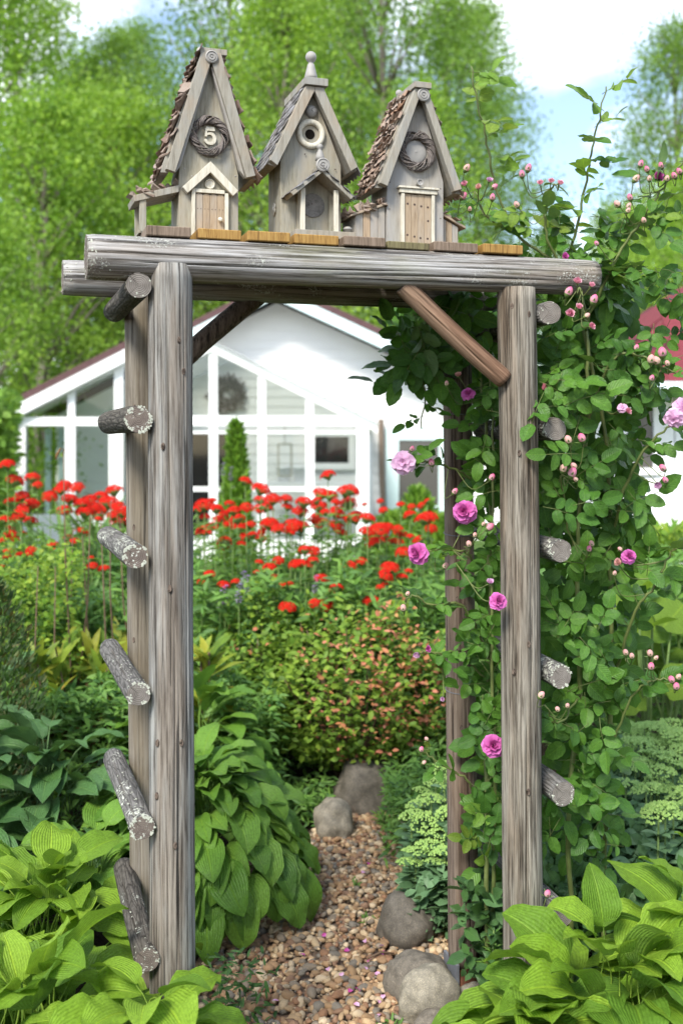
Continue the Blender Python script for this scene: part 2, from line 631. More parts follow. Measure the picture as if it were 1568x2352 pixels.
WOOD_L = log_mat('weathered_post_grey', (0.2659, 0.2684, 0.2542), (0.1472, 0.1431, 0.1317), (0.0407, 0.0376, 0.0332), 0.0, (0.78, 0.66, 0.57))
WOOD_R = log_mat('weathered_post_brown', (0.2708, 0.2473, 0.2054), (0.1268, 0.1121, 0.0896), (0.0312, 0.0256, 0.0203), 0.0, (0.60, 0.50, 0.43))
WOOD_LB = log_mat('weathered_post_olive', (0.2214, 0.2009, 0.1681), (0.1763, 0.1558, 0.1271), (0.0902, 0.0754, 0.0574), 0.0, (0.8, 0.75, 0.66), 150, 2.0, 0.35)
WOOD_RB = log_mat('weathered_post_rear', (0.1968, 0.1558, 0.123), (0.1353, 0.1025, 0.0804), (0.0574, 0.041, 0.0328), 0.0, (0.7, 0.6, 0.52))
WOOD_BEAM = log_mat('weathered_beam', (0.3604, 0.3543, 0.3472), (0.212, 0.1995, 0.1848), (0.0583, 0.0501, 0.0426), 0.4, (0.78, 0.68, 0.58), 200, 2.4, 0.7, 0.35)
WOOD_BRACE = log_mat('pale_brace_wood', (0.279, 0.1886, 0.1274), (0.1827, 0.1144, 0.0736), (0.068, 0.04, 0.0256), 0.0, (0.8, 0.7, 0.66), 150, 2.2)
WOOD_DARK = log_mat('dark_brace_wood', (0.15, 0.115, 0.09), (0.095, 0.07, 0.055), (0.04, 0.03, 0.024), 0.0)
END = end_mat('log_end', (0.13, 0.115, 0.10), (0.25, 0.225, 0.20), 0.0)
END_L = end_mat('lichened_log_end', (0.12, 0.095, 0.08), (0.20, 0.165, 0.14), 0.15)
BARK = bark_mat('rung_bark', (0.045, 0.040, 0.034), (0.135, 0.122, 0.105), 0.12)
BARK_G = bark_mat('grey_rung_bark', (0.075, 0.071, 0.066), (0.20, 0.192, 0.182), 0.18)
LICHEN = plain('lichen', (0.432, 0.4464, 0.371), 0.95, 0.1, 0.25, 150)
PLANK_OCHRE = board_mat('ochre_plank', (0.374, 0.2376, 0.075), (0.289, 0.1628, 0.045), (0.085, 0.044, 0.015), (170, 20, 12))
PLANK_GREY = board_mat('grey_plank', (0.24, 0.18, 0.135), (0.17, 0.125, 0.09), (0.06, 0.043, 0.03), (170, 20, 12))
PLANK_MOSS = board_mat('mossy_plank', (0.19, 0.17, 0.085), (0.14, 0.12, 0.06), (0.06, 0.05, 0.03), (170, 20, 12))
BH_GREY = board_mat('birdhouse_grey', (0.3256, 0.3093, 0.2495), (0.2646, 0.2434, 0.1861), (0.1628, 0.1443, 0.103), (120, 60, 14), ((0.2442, 0.2475, 0.2376), (0.3419, 0.2805, 0.198)))
BH_GREY3 = board_mat('birdhouse_pale_grey', (0.3511, 0.3344, 0.297), (0.2968, 0.2759, 0.2393), (0.209, 0.1881, 0.1568), (100, 60, 12), ((0.301, 0.301, 0.3053), (0.3595, 0.301, 0.2393)))
BH_TRIM = board_mat('birdhouse_trim', (0.3256, 0.3093, 0.2614), (0.2686, 0.2475, 0.202), (0.1709, 0.1526, 0.1188), (120, 60, 12), ((0.2686, 0.2722, 0.2614), (0.3419, 0.2558, 0.1742)))
BH_CREAM = board_mat('birdhouse_cream', (0.6138, 0.5796, 0.486), (0.5208, 0.4876, 0.396), (0.372, 0.3312, 0.252), (140, 60, 14))
BH_DOOR = board_mat('birdhouse_door', (0.391, 0.3029, 0.208), (0.323, 0.2448, 0.164), (0.204, 0.1452, 0.092), (150, 60, 16), ((0.34, 0.3071, 0.264), (0.3995, 0.2822, 0.184)))
BH_KNOB = plain('turned_grey_wood', (0.296, 0.284, 0.264), 0.55, 0.3, 0.15, 60)
BH_DISC = board_mat('dark_wood_disc', (0.20, 0.19, 0.175), (0.15, 0.14, 0.13), (0.08, 0.075, 0.07), (60, 60, 60))
BH_BARK = stone_mat('bark_shingle', [(0.2816, 0.2167, 0.1743), (0.22, 0.1487, 0.112), (0.3168, 0.255, 0.2117), (0.176, 0.1062, 0.0789)], 60, 0.3)
BH_BARK3 = stone_mat('curled_shingle', [(0.3784, 0.3017, 0.249), (0.3168, 0.2253, 0.1701), (0.4136, 0.3485, 0.2988), (0.2904, 0.17, 0.1079)], 60, 0.25)
BH_SLATE = stone_mat('slate_grey_shingle', [(0.2376, 0.2295, 0.2241), (0.2904, 0.289, 0.2988), (0.1936, 0.1785, 0.166), (0.3168, 0.306, 0.3071)], 60, 0.2)
TWIG = board_mat('twig', (0.1955, 0.17, 0.1573), (0.1403, 0.119, 0.1062), (0.0638, 0.051, 0.0425), (90, 90, 90))
BLACK = plain('dark_hole', (0.012, 0.010, 0.008), 0.95, 0.0)
NAIL = plain('rusty_nail', (0.075, 0.05, 0.04), 0.7, 0.3)
RUST = stone_mat('rusty_steel', [(0.14, 0.055, 0.035), (0.18, 0.075, 0.045)], 40, 0.25)
STEEL = plain('grey_steel', (0.14, 0.15, 0.17), 0.5, 0.5, 0.2, 60)

HOSTA_LIME = leaf_mat('lime_hosta_leaf', [(0.1544, 0.2747, 0.0252), (0.219, 0.3624, 0.0323), (0.0995, 0.2047, 0.0215), (0.1842, 0.3156, 0.0252), (0.2489, 0.3975, 0.0431)], 0.32, 0.54, 'parallel', 15, under=0.15, vstr=0.25, blemish=0.5)
HOSTA_GREEN = leaf_mat('green_hosta_leaf', [(0.0879, 0.1931, 0.0281), (0.1205, 0.2451, 0.0328), (0.1489, 0.2821, 0.0421), (0.0708, 0.1634, 0.0281)], 0.24, 0.36, 'parallel', 13, under=0.12, vstr=0.28, blemish=0.4)
HOSTA_BLUE = leaf_mat('blue_green_leaf', [(0.0462, 0.1132, 0.0367), (0.0726, 0.1587, 0.0506), (0.0924, 0.1932, 0.0694), (0.0528, 0.1242, 0.0286)], 0.2, 0.33, 'parallel', 13, under=0.15)
ROSE_LEAF = leaf_mat('rose_leaf', [(0.0449, 0.1156, 0.0203), (0.0652, 0.1592, 0.0249), (0.0877, 0.1946, 0.0281), (0.0539, 0.132, 0.0265), (0.0988, 0.2182, 0.0273)], 0.26, 0.36, 'pinnate', 9, under=0.35, vstr=0.12, vb=0.3, blemish=0.3)
ROSE_YOUNG = leaf_mat('young_rose_leaf', [(0.121, 0.242, 0.0385), (0.165, 0.286, 0.044), (0.187, 0.264, 0.044)], 0.38, 0.36, 'pinnate', 9, under=0.2, vstr=0.12, vb=0.3)
BED_LEAF = leaf_mat('bed_leaf', [(0.0891, 0.2005, 0.0446), (0.1337, 0.2673, 0.052), (0.1782, 0.3267, 0.0668), (0.0743, 0.1633, 0.052), (0.193, 0.3416, 0.0891)], 0.35, 0.5)
AIRY_LEAF = leaf_mat('yellow_green_leaf', [(0.1173, 0.2403, 0.0345), (0.1955, 0.3277, 0.0403), (0.2932, 0.3933, 0.046), (0.088, 0.1966, 0.0345)], 0.4, 0.5)
GRASS_BLADE = leaf_mat('sword_leaf', [(0.10, 0.20, 0.05), (0.14, 0.25, 0.06), (0.17, 0.28, 0.09)], 0.35, 0.45)
LILY_LEAF = leaf_mat('lily_leaf', [(0.13, 0.23, 0.03), (0.24, 0.30, 0.035), (0.34, 0.34, 0.04), (0.10, 0.19, 0.03)], 0.35, 0.45)
DEAD_LEAF = leaf_mat('withered_leaf', [(0.22, 0.12, 0.055), (0.30, 0.17, 0.08), (0.17, 0.09, 0.045), (0.33, 0.22, 0.06)], 0.2, 0.7, under=0.0, warm=(1.1, 0.9, 0.6))
SPIREA = leaf_mat('shrub_leaf', [(0.1094, 0.2063, 0.0312), (0.1719, 0.2888, 0.0375), (0.2344, 0.3438, 0.0438), (0.1406, 0.2338, 0.0375)], 0.35, 0.5)
SPIREA_P = leaf_mat('salmon_leaf', [(0.552, 0.1955, 0.115), (0.598, 0.253, 0.161), (0.483, 0.184, 0.0805), (0.5175, 0.299, 0.115)], 0.3, 0.55, under=0.0, warm=(1.1, 0.9, 0.8))
SEDUM_HEAD = leaf_mat('sedum_bud', [(0.3159, 0.4903, 0.1258), (0.3861, 0.5621, 0.1602), (0.2574, 0.4306, 0.1144)], 0.2, 0.6)
SEDUM_LEAF = leaf_mat('sedum_leaf', [(0.11, 0.209, 0.099), (0.143, 0.253, 0.121), (0.088, 0.176, 0.077)], 0.2, 0.4)
BUTTERBUR = leaf_mat('round_leaf', [(0.14, 0.24, 0.03), (0.19, 0.30, 0.035), (0.10, 0.20, 0.03)], 0.4, 0.45, 'pinnate', 8, under=0.1)
THUJA = leaf_mat('thuja_spray', [(0.096, 0.204, 0.024), (0.144, 0.276, 0.03), (0.192, 0.324, 0.036)], 0.3, 0.55)
THUJA_D = leaf_mat('dark_conifer_spray', [(0.048, 0.102, 0.024), (0.072, 0.138, 0.03), (0.036, 0.078, 0.0216), (0.144, 0.12, 0.036)], 0.2, 0.55)
TREE_A = leaf_mat('tree_leaf_bright', [(0.173, 0.3179, 0.0421), (0.2544, 0.4141, 0.0536), (0.3359, 0.501, 0.0671), (0.1426, 0.2697, 0.0421)], 0.42, 0.5, warm=(1.3, 1.35, 0.5))
TREE_B = leaf_mat('tree_leaf_green', [(0.1318, 0.2543, 0.046), (0.1867, 0.3254, 0.0536), (0.2417, 0.3865, 0.0671), (0.1099, 0.2136, 0.0421)], 0.40, 0.5, warm=(1.25, 1.3, 0.5))
STEM_G = plain('green_stem', (0.12, 0.19, 0.05), 0.6, 0.3, 0.2, 30)
STEM_B = plain('brown_stem', (0.13, 0.085, 0.055), 0.7, 0.2, 0.25, 30)
CANE = plain('rose_cane', (0.12, 0.15, 0.045), 0.5, 0.3, 0.3, 25)
PETAL_M = petal_mat('magenta_petal', (0.66, 0.20, 0.52), (0.55, 0.025, 0.27))
PETAL_P = petal_mat('pale_petal', (0.80, 0.56, 0.74), (0.70, 0.33, 0.58))
PETAL_S = petal_mat('shell_pink_petal', (0.84, 0.50, 0.56), (0.70, 0.16, 0.32))
BUD_P = petal_mat('pink_bud', (0.74, 0.13, 0.32), (0.84, 0.58, 0.56))
BUD_C = petal_mat('cream_bud', (0.76, 0.36, 0.38), (0.78, 0.66, 0.46))
RED = petal_mat('scarlet_petal', (0.72, 0.022, 0.008), (0.60, 0.012, 0.005), 0.25)
LILAC = petal_mat('lilac_petal', (0.48, 0.36, 0.60), (0.40, 0.26, 0.55))
PEBBLE = stone_mat('pebble', [(0.3078, 0.1961, 0.1058), (0.3876, 0.265, 0.1518), (0.228, 0.1855, 0.138), (0.456, 0.3392, 0.207), (0.2508, 0.1378, 0.0782),
                              (0.1881, 0.1643, 0.1334), (0.3306, 0.2067, 0.115), (0.5016, 0.3922, 0.2622), (0.228, 0.1378, 0.0874), (0.3762, 0.2279, 0.0966)], 45, 0.35)
BOULDER = stone_mat('boulder', [(0.1782, 0.1558, 0.1235), (0.23, 0.2076, 0.1646), (0.2012, 0.1846, 0.147)], 3.2, 0.7)
BOULDER_D = stone_mat('dark_boulder', [(0.1072, 0.0952, 0.0783), (0.1386, 0.1216, 0.0994)], 3.2, 0.7)
SOIL = stone_mat('soil', [(0.05, 0.036, 0.025), (0.06, 0.045, 0.03)], 25, 0.3)
SAND = stone_mat('path_sand', [(0.15, 0.105, 0.075), (0.17, 0.12, 0.085)], 40, 0.4)
WHITE = plain('white_paint', (0.85, 0.85, 0.845), 0.5, 0.3, 0.02, 3)
CREAM = plain('cream_paint', (0.83, 0.825, 0.80), 0.55, 0.3, 0.03, 3)
MINT = plain('mint_paint', (0.62, 0.76, 0.75), 0.5, 0.3, 0.03, 3)
ROOF_BR = plain('brown_roof', (0.10, 0.055, 0.055), 0.7, 0.2, 0.2, 12)
ROOF_RED = plain('red_shingle', (0.165, 0.0341, 0.042), 0.8, 0.2, 0.2, 14)
ROOF_RED_D = plain('dark_red_shingle', (0.088, 0.0217, 0.03), 0.8, 0.2, 0.2, 14)
DARKIN = plain('dark_interior', (0.02, 0.02, 0.022), 0.6, 0.3)
GREYIN = plain('grey_interior', (0.10, 0.095, 0.09), 0.6, 0.3)
BROWN_PIPE = plain('brown_pipe', (0.20, 0.15, 0.115), 0.5, 0.3)
TRUNK = bark_mat('tree_trunk', (0.135, 0.1125, 0.09), (0.405, 0.3525, 0.3), 0.1)
m, nt = new_mat('window_glass')
tr = node(nt, 'ShaderNodeBsdfTransparent', {0: (0.94, 0.96, 0.95)})
gl = node(nt, 'ShaderNodeBsdfGlossy', {0: (0.9, 0.9, 0.9), 1: 0.03})
fr = node(nt, 'ShaderNodeFresnel', {0: 1.3})
finish(nt, node(nt, 'ShaderNodeMixShader', {0: fr.outputs[0], 1: tr.outputs[0], 2: gl.outputs[0]}).outputs[0])
GLASS = m
# ------------------------------------------------------------------ ground and path
def grid_sheet(name, x0, x1, y0, y1, nx, ny, mats, hf):
    V = [(x0 + (x1 - x0) * i / nx, y0 + (y1 - y0) * j / ny) for j in range(ny + 1) for i in range(nx + 1)]
    V = [(x, y, hf(x, y)) for x, y in V]
    F = [[j * (nx + 1) + i, j * (nx + 1) + i + 1, (j + 1) * (nx + 1) + i + 1, (j + 1) * (nx + 1) + i] for j in range(ny) for i in range(nx)]
    return mesh(name, V, F, mats)


def ground_z(x, y):
    return 0.0


lm, lt = new_mat('lawn_and_soil')
gn = noise_tex(lt, ocoord(lt, (1.3,) * 3, False), 1.0, 6, 0.6)
gs = noise_tex(lt, ocoord(lt, (40,) * 3, False), 1.0, 5, 0.7)
pc = node(lt, 'ShaderNodeSeparateXYZ', {0: ocoord(lt, (1, 1, 1), False)})
far = ramp(lt, mth(lt, 'ADD', mth(lt, 'DIVIDE', pc.outputs[1], 20.0), mth(lt, 'MULTIPLY', gn.outputs[0], 0.2)), [(0.42, 0.0), (0.52, 1.0)])
soilc = ramp(lt, gs.outputs[0], [(0.3, (0.022, 0.016, 0.011)), (0.7, (0.075, 0.055, 0.038))])
grassc = ramp(lt, gs.outputs[0], [(0.3, (0.04, 0.085, 0.02)), (0.7, (0.10, 0.17, 0.035))])
finish(lt, bsdf(lt, mixc(lt, far, soilc, grassc), 0.9, 0.1, bump(lt, gs.outputs[0], 0.8, 0.02)))
tag(add('ground', grid_sheet('ground', -400, 400, -60, 900, 4, 4, [lm], lambda x, y: 0.0)), kind='structure')

PATH = [(1.7, 0.02, 0.42), (2.5, 0.0, 0.40), (3.0, -0.06, 0.40), (3.5, 0.0, 0.38), (3.9, 0.05, 0.34), (4.3, 0.13, 0.28), (4.7, 0.26, 0.26)]


def path_at(y):
    for (a, xa, wa), (b, xb, wb) in zip(PATH, PATH[1:]):
        if a <= y <= b:
            t = (y - a) / (b - a)
            return xa + (xb - xa) * t, wa + (wb - wa) * t
    return None


pv, pfc = [], []
for i, (y, x, w) in enumerate(PATH):
    for s in (-1, -0.3, 0.3, 1):
        pv.append((x + s * (w + 0.05), y, 0.004))
for i in range(len(PATH) - 1):
    for j in range(3):
        a = i * 4 + j
        pfc.append([a, a + 1, a + 5, a + 4])
path_o = tag(add('path', mesh('path', pv, pfc, [SAND])), kind='structure')

pr = random.Random(5)
peb_hi = [mesh('pebble', *rock(2, s, 0.3, 1.0), [PEBBLE]) for s in range(8)]
pb_lo = [rock(1, s + 20, 0.3, 1.0) for s in range(4)]
peb = []
for k in range(8500):
    y = pr.uniform(2.45, 4.69)
    c = path_at(y)
    x = c[0] + c[1] * pr.uniform(-1.02, 1.02)
    r = pr.choice([0.006, 0.007, 0.009, 0.010, 0.012, 0.013, 0.017])
    a, b, h = r * pr.uniform(0.95, 1.5), r * pr.uniform(0.75, 1.0), r * pr.uniform(0.5, 0.8)
    z = 0.004 + h * 0.55 + pr.uniform(0, 0.012) * (1 if k % 3 else 1.6)
    M = Matrix.Translation((x, y, z)) @ Matrix.Rotation(pr.uniform(0, 6.28), 4, 'Z') @ Matrix.Rotation(pr.gauss(0, 0.3), 4, 'X') @ Matrix.Rotation(pr.gauss(0, 0.3), 4, 'Y') @ Matrix.Diagonal((a, b, h, 1))
    peb.append((M, x, y, z, r))
# the ones that lie uppermost and nearest in the open part of the path are pebbles of their own
near = [i for i, q in enumerate(peb) if 3.0 < q[2] < 3.5 and -0.33 + (q[2] - 3) * 0.1 < q[1] < 0.17]
near.sort(key=lambda i: -(peb[i][3] * 30 + peb[i][4] * 40 - peb[i][2] * 0.9))
near = set(near[:300])
for i in sorted(near):
    add('pebble', peb_hi[i % 8], path_o, peb[i][0])
rest = [[] for _ in pb_lo]
for i, q in enumerate(peb):
    if i not in near:
        rest[i % 4].append(q[0])
GV, GF, GR, off = [], [], [], 0
for (bv, bf), Ms in zip(pb_lo, rest):
    Ms = np.array([[list(r) for r in M] for M in Ms])
    bv = np.array([list(v) for v in bv])
    VV = np.einsum('nij,mj->nmi', Ms[:, :3, :3], bv) + Ms[:, None, :3, 3]
    GV.append(VV.reshape(-1, 3))
    GF.append((np.array(bf)[None] + (np.arange(len(Ms)) * len(bv))[:, None, None]).reshape(-1, 3) + off)
    GR.append(np.repeat(np.random.RandomState(len(Ms)).rand(len(Ms)), len(bv)))
    off += len(Ms) * len(bv)
tag(add('gravel', mesh('gravel', np.concatenate(GV), np.concatenate(GF), [PEBBLE], rnd=np.concatenate(GR)), path_o), kind='stuff')

# ------------------------------------------------------------------ white house with the glazed veranda
HW = 17.0


def hx(x, Y=HW):
    return (x - 784) / FOC * Y


def hz(y, Y=HW):
    return CAM_Z - (y - 1000) / FOC * Y


house = thing('white_house', 'white clapboard house with a brown gable roof behind the red flowers', 'house', (-1.33, HW, 0))
apx, apz = -1.02, 3.90
lex, lez = -4.75, 1.99
rex, rez = 2.69, 3.90 - 0.465 * 3.71
hl, hr = -4.5, 2.5
IDN = Matrix.Identity(4)
slope_l = (apz - lez) / (apx - lex)
slope_r = (apz - rez) / (rex - apx)


def gable_top(x):
    return apz - 0.16 - (slope_l * (apx - x) if x < apx else slope_r * (x - apx))


MB().prism([(hl, 0), (hr, 0), (hr, gable_top(hr)), (apx, apz - 0.16), (hl, gable_top(hl))], HW + 0.03, HW + 6.0).build('wall', CREAM, house, IDN)
z = 0.0
while z < apz - 0.25:
    # one clapboard per row, cut to the gable
    def xlim(zz):
        if zz < gable_top(hl):
            return hl, hr
        return apx - (apz - 0.16 - zz) / slope_l, apx + (apz - 0.16 - zz) / slope_r
    a, b = xlim(z), xlim(min(z + 0.145, apz - 0.17))
    if b[1] - b[0] > 0.1:
        V = [(a[0], HW + 0.012, z), (a[1], HW + 0.012, z), (b[1], HW + 0.024, z + 0.147), (b[0], HW + 0.024, z + 0.147),
             (a[0], HW + 0.03, z), (a[1], HW + 0.03, z)]
        add('clapboard', mesh('clapboard', V, [[0, 1, 2, 3], [4, 5, 1, 0]], [CREAM], smooth=False), house, IDN)
    z += 0.15
roof_f = 15.3


def slope_slab(mb, x0, z0, x1, z1, t, y0, y1, mi=0):
    mb.prism([(x0, z0), (x1, z1), (x1, z1 + t), (x0, z0 + t)], y0, y1, mi)


rf = slope_slab
mb = MB()
spx = -2.72
spz = lez + (spx - lex) * slope_l
rf(mb, lex, lez + 0.02, spx, spz + 0.02, 0.11, roof_f, HW + 6.2)
rf(mb, spx, spz + 0.02, apx, apz + 0.02, 0.11, HW - 0.55, HW + 6.2)
rf(mb, apx, apz + 0.02, rex, rez + 0.02, 0.11, HW - 0.55, HW + 6.2)
sof = MB()
rf(sof, lex, lez - 0.012, spx, spz - 0.012, 0.028, roof_f + 0.06, HW - 0.01)
roof = mb.build('roof', ROOF_BR, house, IDN)
add('soffit', sof.mesh('soffit', WHITE), roof, IDN)
mb = MB()
rf(mb, lex, lez - 0.17, spx, spz - 0.17, 0.18, roof_f - 0.03, roof_f + 0.05)
add('fascia', mb.mesh('fascia', WHITE), roof, IDN)
mb = MB()
rf(mb, apx, apz - 0.17, rex, rez - 0.17, 0.18, HW - 0.58, HW - 0.5)
rf(mb, spx, spz - 0.17, apx, apz - 0.17, 0.18, HW - 0.58, HW - 0.5)
add('fascia', mb.mesh('fascia', MINT), roof, IDN)


def window(par, x0, x1, y0, y1, Y, fr_mat, in_mat, fw=0.1, nm='window'):
    X0, X1, Z0, Z1 = hx(x0, Y), hx(x1, Y), hz(y1, Y), hz(y0, Y)
    mb = MB()
    mb.box(X0, X1, Y - 0.05, Y + 0.02, Z1 - fw, Z1).box(X0, X1, Y - 0.05, Y + 0.02, Z0, Z0 + fw)
    mb.box(X0, X0 + fw, Y - 0.05, Y + 0.02, Z0 + fw, Z1 - fw).box(X1 - fw, X1, Y - 0.05, Y + 0.02, Z0 + fw, Z1 - fw)
    w = mb.build(nm, fr_mat, par, IDN)
    add('pane', MB().box(X0 + fw, X1 - fw, Y - 0.028, Y - 0.016, Z0 + fw, Z1 - fw).mesh('pane', in_mat), w, IDN)
    return w


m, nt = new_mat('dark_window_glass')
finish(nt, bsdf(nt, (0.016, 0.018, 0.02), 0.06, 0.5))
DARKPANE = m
m, nt = new_mat('grey_window_glass')
finish(nt, bsdf(nt, (0.10, 0.095, 0.088), 0.15, 0.4))
GREYPANE = m
window(house, 886, 1035, 982, 1190, HW - 0.01, MINT, GREYPANE, 0.2)
window(house, 702, 815, 988, 1078, HW - 0.01, CREAM, DARKPANE, 0.1)
d = window(house, 418, 556, 980, 1245, HW - 0.01, WHITE, DARKPANE, 0.09, 'door')
add('handle', MB().box(hx(500), hx(503), HW - 0.12, HW - 0.06, 1.0, 1.18).mesh('handle', STEEL), d, IDN)
MB().tube([(hx(874), HW - 0.12, 1.9), (hx(876), HW - 0.12, 1.0), (hx(884), HW - 0.12, 0.02)], 0.045, 8).build('downpipe', BROWN_PIPE, house, IDN)
MB().tube([(hx(1120), HW - 0.7, rez - 0.1), (hx(1120), HW + 5, rez - 0.1)], 0.06, 8).build('gutter', MINT, house, IDN)

VY = 14.0
ver = thing('glass_veranda', 'white framed glass veranda with a low gable on the front of the house', 'veranda', (hx(485, VY), VY, 0))
WF = WHITE


def vbar(x0, x1, y0, y1, Y, name, th=0.09, parent=ver):
    return MB().box(hx(x0, Y), hx(x1, Y), Y - th / 2, Y + th / 2, max(0.0, hz(y1, Y)), hz(y0, Y)).build(name, WF, parent, IDN)


for x0, x1 in ((481, 501), (593, 612), (702, 722), (818, 847)):
    MB().box(hx(x0, VY), hx(x1, VY), VY - 0.05, VY + 0.05, 0, hz(978, VY)).build('post', WF, ver, IDN)
for x0, x1 in ((481, 500), (593, 611), (702, 720)):
    top = 800 + (abs((x0 + x1) / 2 - 487)) * 0.497
    vbar(x0, x1, top, 955, VY, 'post')
vbar(300, 847, 955, 978, VY, 'plate_beam', 0.12)
vbar(440, 818, 1118, 1128, VY, 'rail', 0.07)
vbar(440, 818, 990, 996, VY, 'rail', 0.06)


def vrafter(x0, y0, x1, y1, Y, w=15, par=ver):
    X0, Z0, X1, Z1 = hx(x0, Y), hz(y0, Y), hx(x1, Y), hz(y1, Y)
    h = w / FOC * Y
    return MB().prism([(X0, Z0), (X1, Z1), (X1, Z1 - h), (X0, Z0 - h)], Y - 0.07, Y + 0.07).build('rafter', WF, par, IDN)


vrafter(487, 788, 866, 974, VY, 20)
vrafter(487, 788, 300, 880, VY, 20)
m, nt = new_mat('opal_roof_sheet')
t_ = node(nt, 'ShaderNodeBsdfTransparent', {0: (0.95, 0.96, 0.96)})
finish(nt, node(nt, 'ShaderNodeMixShader', {0: 0.6, 1: bsdf(nt, (0.78, 0.79, 0.78), 0.3, 0.4), 2: t_.outputs[0]}).outputs[0])
OPAL = m
mb = MB()
mb.prism([(hx(487, VY), hz(785, VY)), (hx(870, VY), hz(973, VY)), (hx(870, VY), hz(970, VY)), (hx(487, VY), hz(782, VY))], VY - 0.15, HW - 0.02)
mb.prism([(hx(487, VY), hz(785, VY)), (hx(296, VY), hz(879, VY)), (hx(296, VY), hz(876, VY)), (hx(487, VY), hz(782, VY))], VY - 0.15, HW - 0.02)
mb.build('roof_sheet', OPAL, ver, IDN)


def pane(poly, Y, par=ver):
    return MB().prism([(hx(x, Y), hz(y, Y)) for x, y in poly], Y - 0.006, Y + 0.006).build('pane', GLASS, par, IDN)


for x0, x1 in ((440, 480), (502, 592), (613, 701), (723, 817)):
    pane([(x0, 997), (x1, 997), (x1, 1117), (x0, 1117)], VY)
    pane([(x0, 1129), (x1, 1129), (x1, 1240), (x0, 1240)], VY)
for x0, x1 in ((440, 480), (501, 592), (612, 701), (721, 800)):
    f = lambda x: 806 + abs(x - 487) * 0.497 + 2
    pane([(x0, f(x0)), (x1, f(x1)), (x1, 954), (x0, 954)], VY)
# right-hand side wall of the veranda
mb = MB()
for yy in (VY + 0.1, VY + 1.0, VY + 1.9, VY + 2.8):
    mb.box(hx(847, VY) - 0.05, hx(847, VY) + 0.04, yy, yy + 0.09, 0, hz(975, VY))
mb.box(hx(847, VY) - 0.06, hx(847, VY) + 0.05, VY + 0.06, HW - 0.03, hz(978, VY), hz(966, VY))
mb.box(hx(847, VY) - 0.055, hx(847, VY) + 0.045, VY + 0.2, HW - 0.03, 0.0, 0.85)
mb.build('side_wall', WF, ver, IDN)
MB().box(hx(440, VY), hx(818, VY), VY - 0.03, VY + 0.03, 0.0, hz(1240, VY)).build('base_panel', WF, ver, IDN)

# the glazed porch under the left slope of the house roof
BY = 15.45
por = thing('glass_porch', 'white glazed porch under the sloping left eave of the house', 'porch', (hx(160, BY), BY, 0))
for x0, x1 in ((38, 62), (152, 176), (252, 285)):
    MB().box(hx(x0, BY), hx(x1, BY), BY - 0.06, BY + 0.06, 0, hz(978, BY)).build('post', WF, por, IDN)
for x0, x1 in ((158, 174), (264, 284)):
    MB().box(hx(x0, BY), hx(x1, BY), BY - 0.05, BY + 0.05, hz(958, BY), hz(946 - ((x0 + x1) / 2 - 40) * 0.46, BY)).build('post', WF, por, IDN)
MB().box(hx(38, BY), hx(345, BY), BY - 0.07, BY + 0.07, hz(978, BY), hz(958, BY)).build('plate_beam', WF, por, IDN)
vrafter(26, 956, 345, 802, BY, 14, por)
for x0, x1 in ((63, 151), (177, 251), (286, 344)):
    pane([(x0, 979), (x1, 979), (x1, 1180), (x0, 1180)], BY, por)
for x0, x1 in ((70, 157), (175, 263)):
    f = lambda x: 975 - (x - 30) * 0.47
    pane([(x0, min(957, f(x0))), (x1, f(x1)), (x1, 957), (x0, 957)], BY, por)
mb = MB()
for x in (82, 114, 140):
    mb.box(hx(x, BY), hx(x + 12, BY), BY + 0.5, BY + 0.58, 0, hz(985, BY))
mb.build('inner_post', MINT, por, IDN)
MB().box(hx(38, BY), hx(345, BY), BY - 0.04, BY + 0.04, 0, hz(1182, BY)).build('base_panel', WF, por, IDN)

# things seen through the veranda glass
wm = MB()
wm.torus(0.2, 0.05, 28, 8, 0, Matrix.Translation((0, -0.03, 0)) @ Matrix.Rotation(R(90), 4, 'X'))
wr = random.Random(3)
for k in range(520):
    a = wr.uniform(0, 6.283)
    rr = 0.19 + wr.gauss(0, 0.045)
    p = Vector((rr * math.cos(a), wr.uniform(-0.06, 0.0), rr * math.sin(a)))
    V, F, uv = blade(0.11, 0.05, ELLIP, 3, 2, 0.5)
    wm.put(V, F, wr.randrange(2), frame(p, rvec(wr) + Vector((-math.sin(a), 0, math.cos(a))), rvec(wr) + Vector((0, -1, 0))))
WREATH1, WREATH2 = plain('dry_wreath_dark', (0.045, 0.042, 0.04), 0.9), plain('dry_wreath_pale', (0.2, 0.19, 0.18), 0.9)
w_ = wm.build('wall_wreath', [WREATH1, WREATH2], None, Matrix.Translation((hx(521), HW - 0.02, hz(905))))
tag(w_, 'grey dried wreath hanging on the house wall behind the veranda gable', 'wreath')
for x, lab in ((652, 'white pot on the sill behind the veranda glass, nearer the middle'), (690, 'white pot on the sill behind the veranda glass, by the dark window')):
    pt = MB()
    pt.lathe([(0.085, 0), (0.12, 0.2), (0.13, 0.205), (0.13, 0.24), (0.11, 0.24), (0.105, 0.2)], 16)
    o = pt.build('flower_pot', WHITE, None, Matrix.Translation((hx(x, 16.4), 16.4, hz(1106, 16.4))), True)
    tag(o, lab, 'pot', 'white pots in the veranda')
sl = MB().box(hx(600, 16.4), hx(820, 16.4), 16.2, 16.6, hz(1106, 16.4) - 0.04, hz(1106, 16.4) - 0.002).box(hx(610, 16.4), hx(614, 16.4), 16.3, 16.34, 0, hz(1106, 16.4) - 0.04).box(hx(810, 16.4), hx(814, 16.4), 16.3, 16.34, 0, hz(1106, 16.4) - 0.04)
tag(sl.build('bench', WHITE, None, IDN), 'white bench with pots along the wall inside the veranda', 'bench')
ln = MB()
for s in (-1, 1):
    ln.box(0.09 * s - 0.012, 0.09 * s + 0.012, -0.012, 0.012, -0.42, 0)
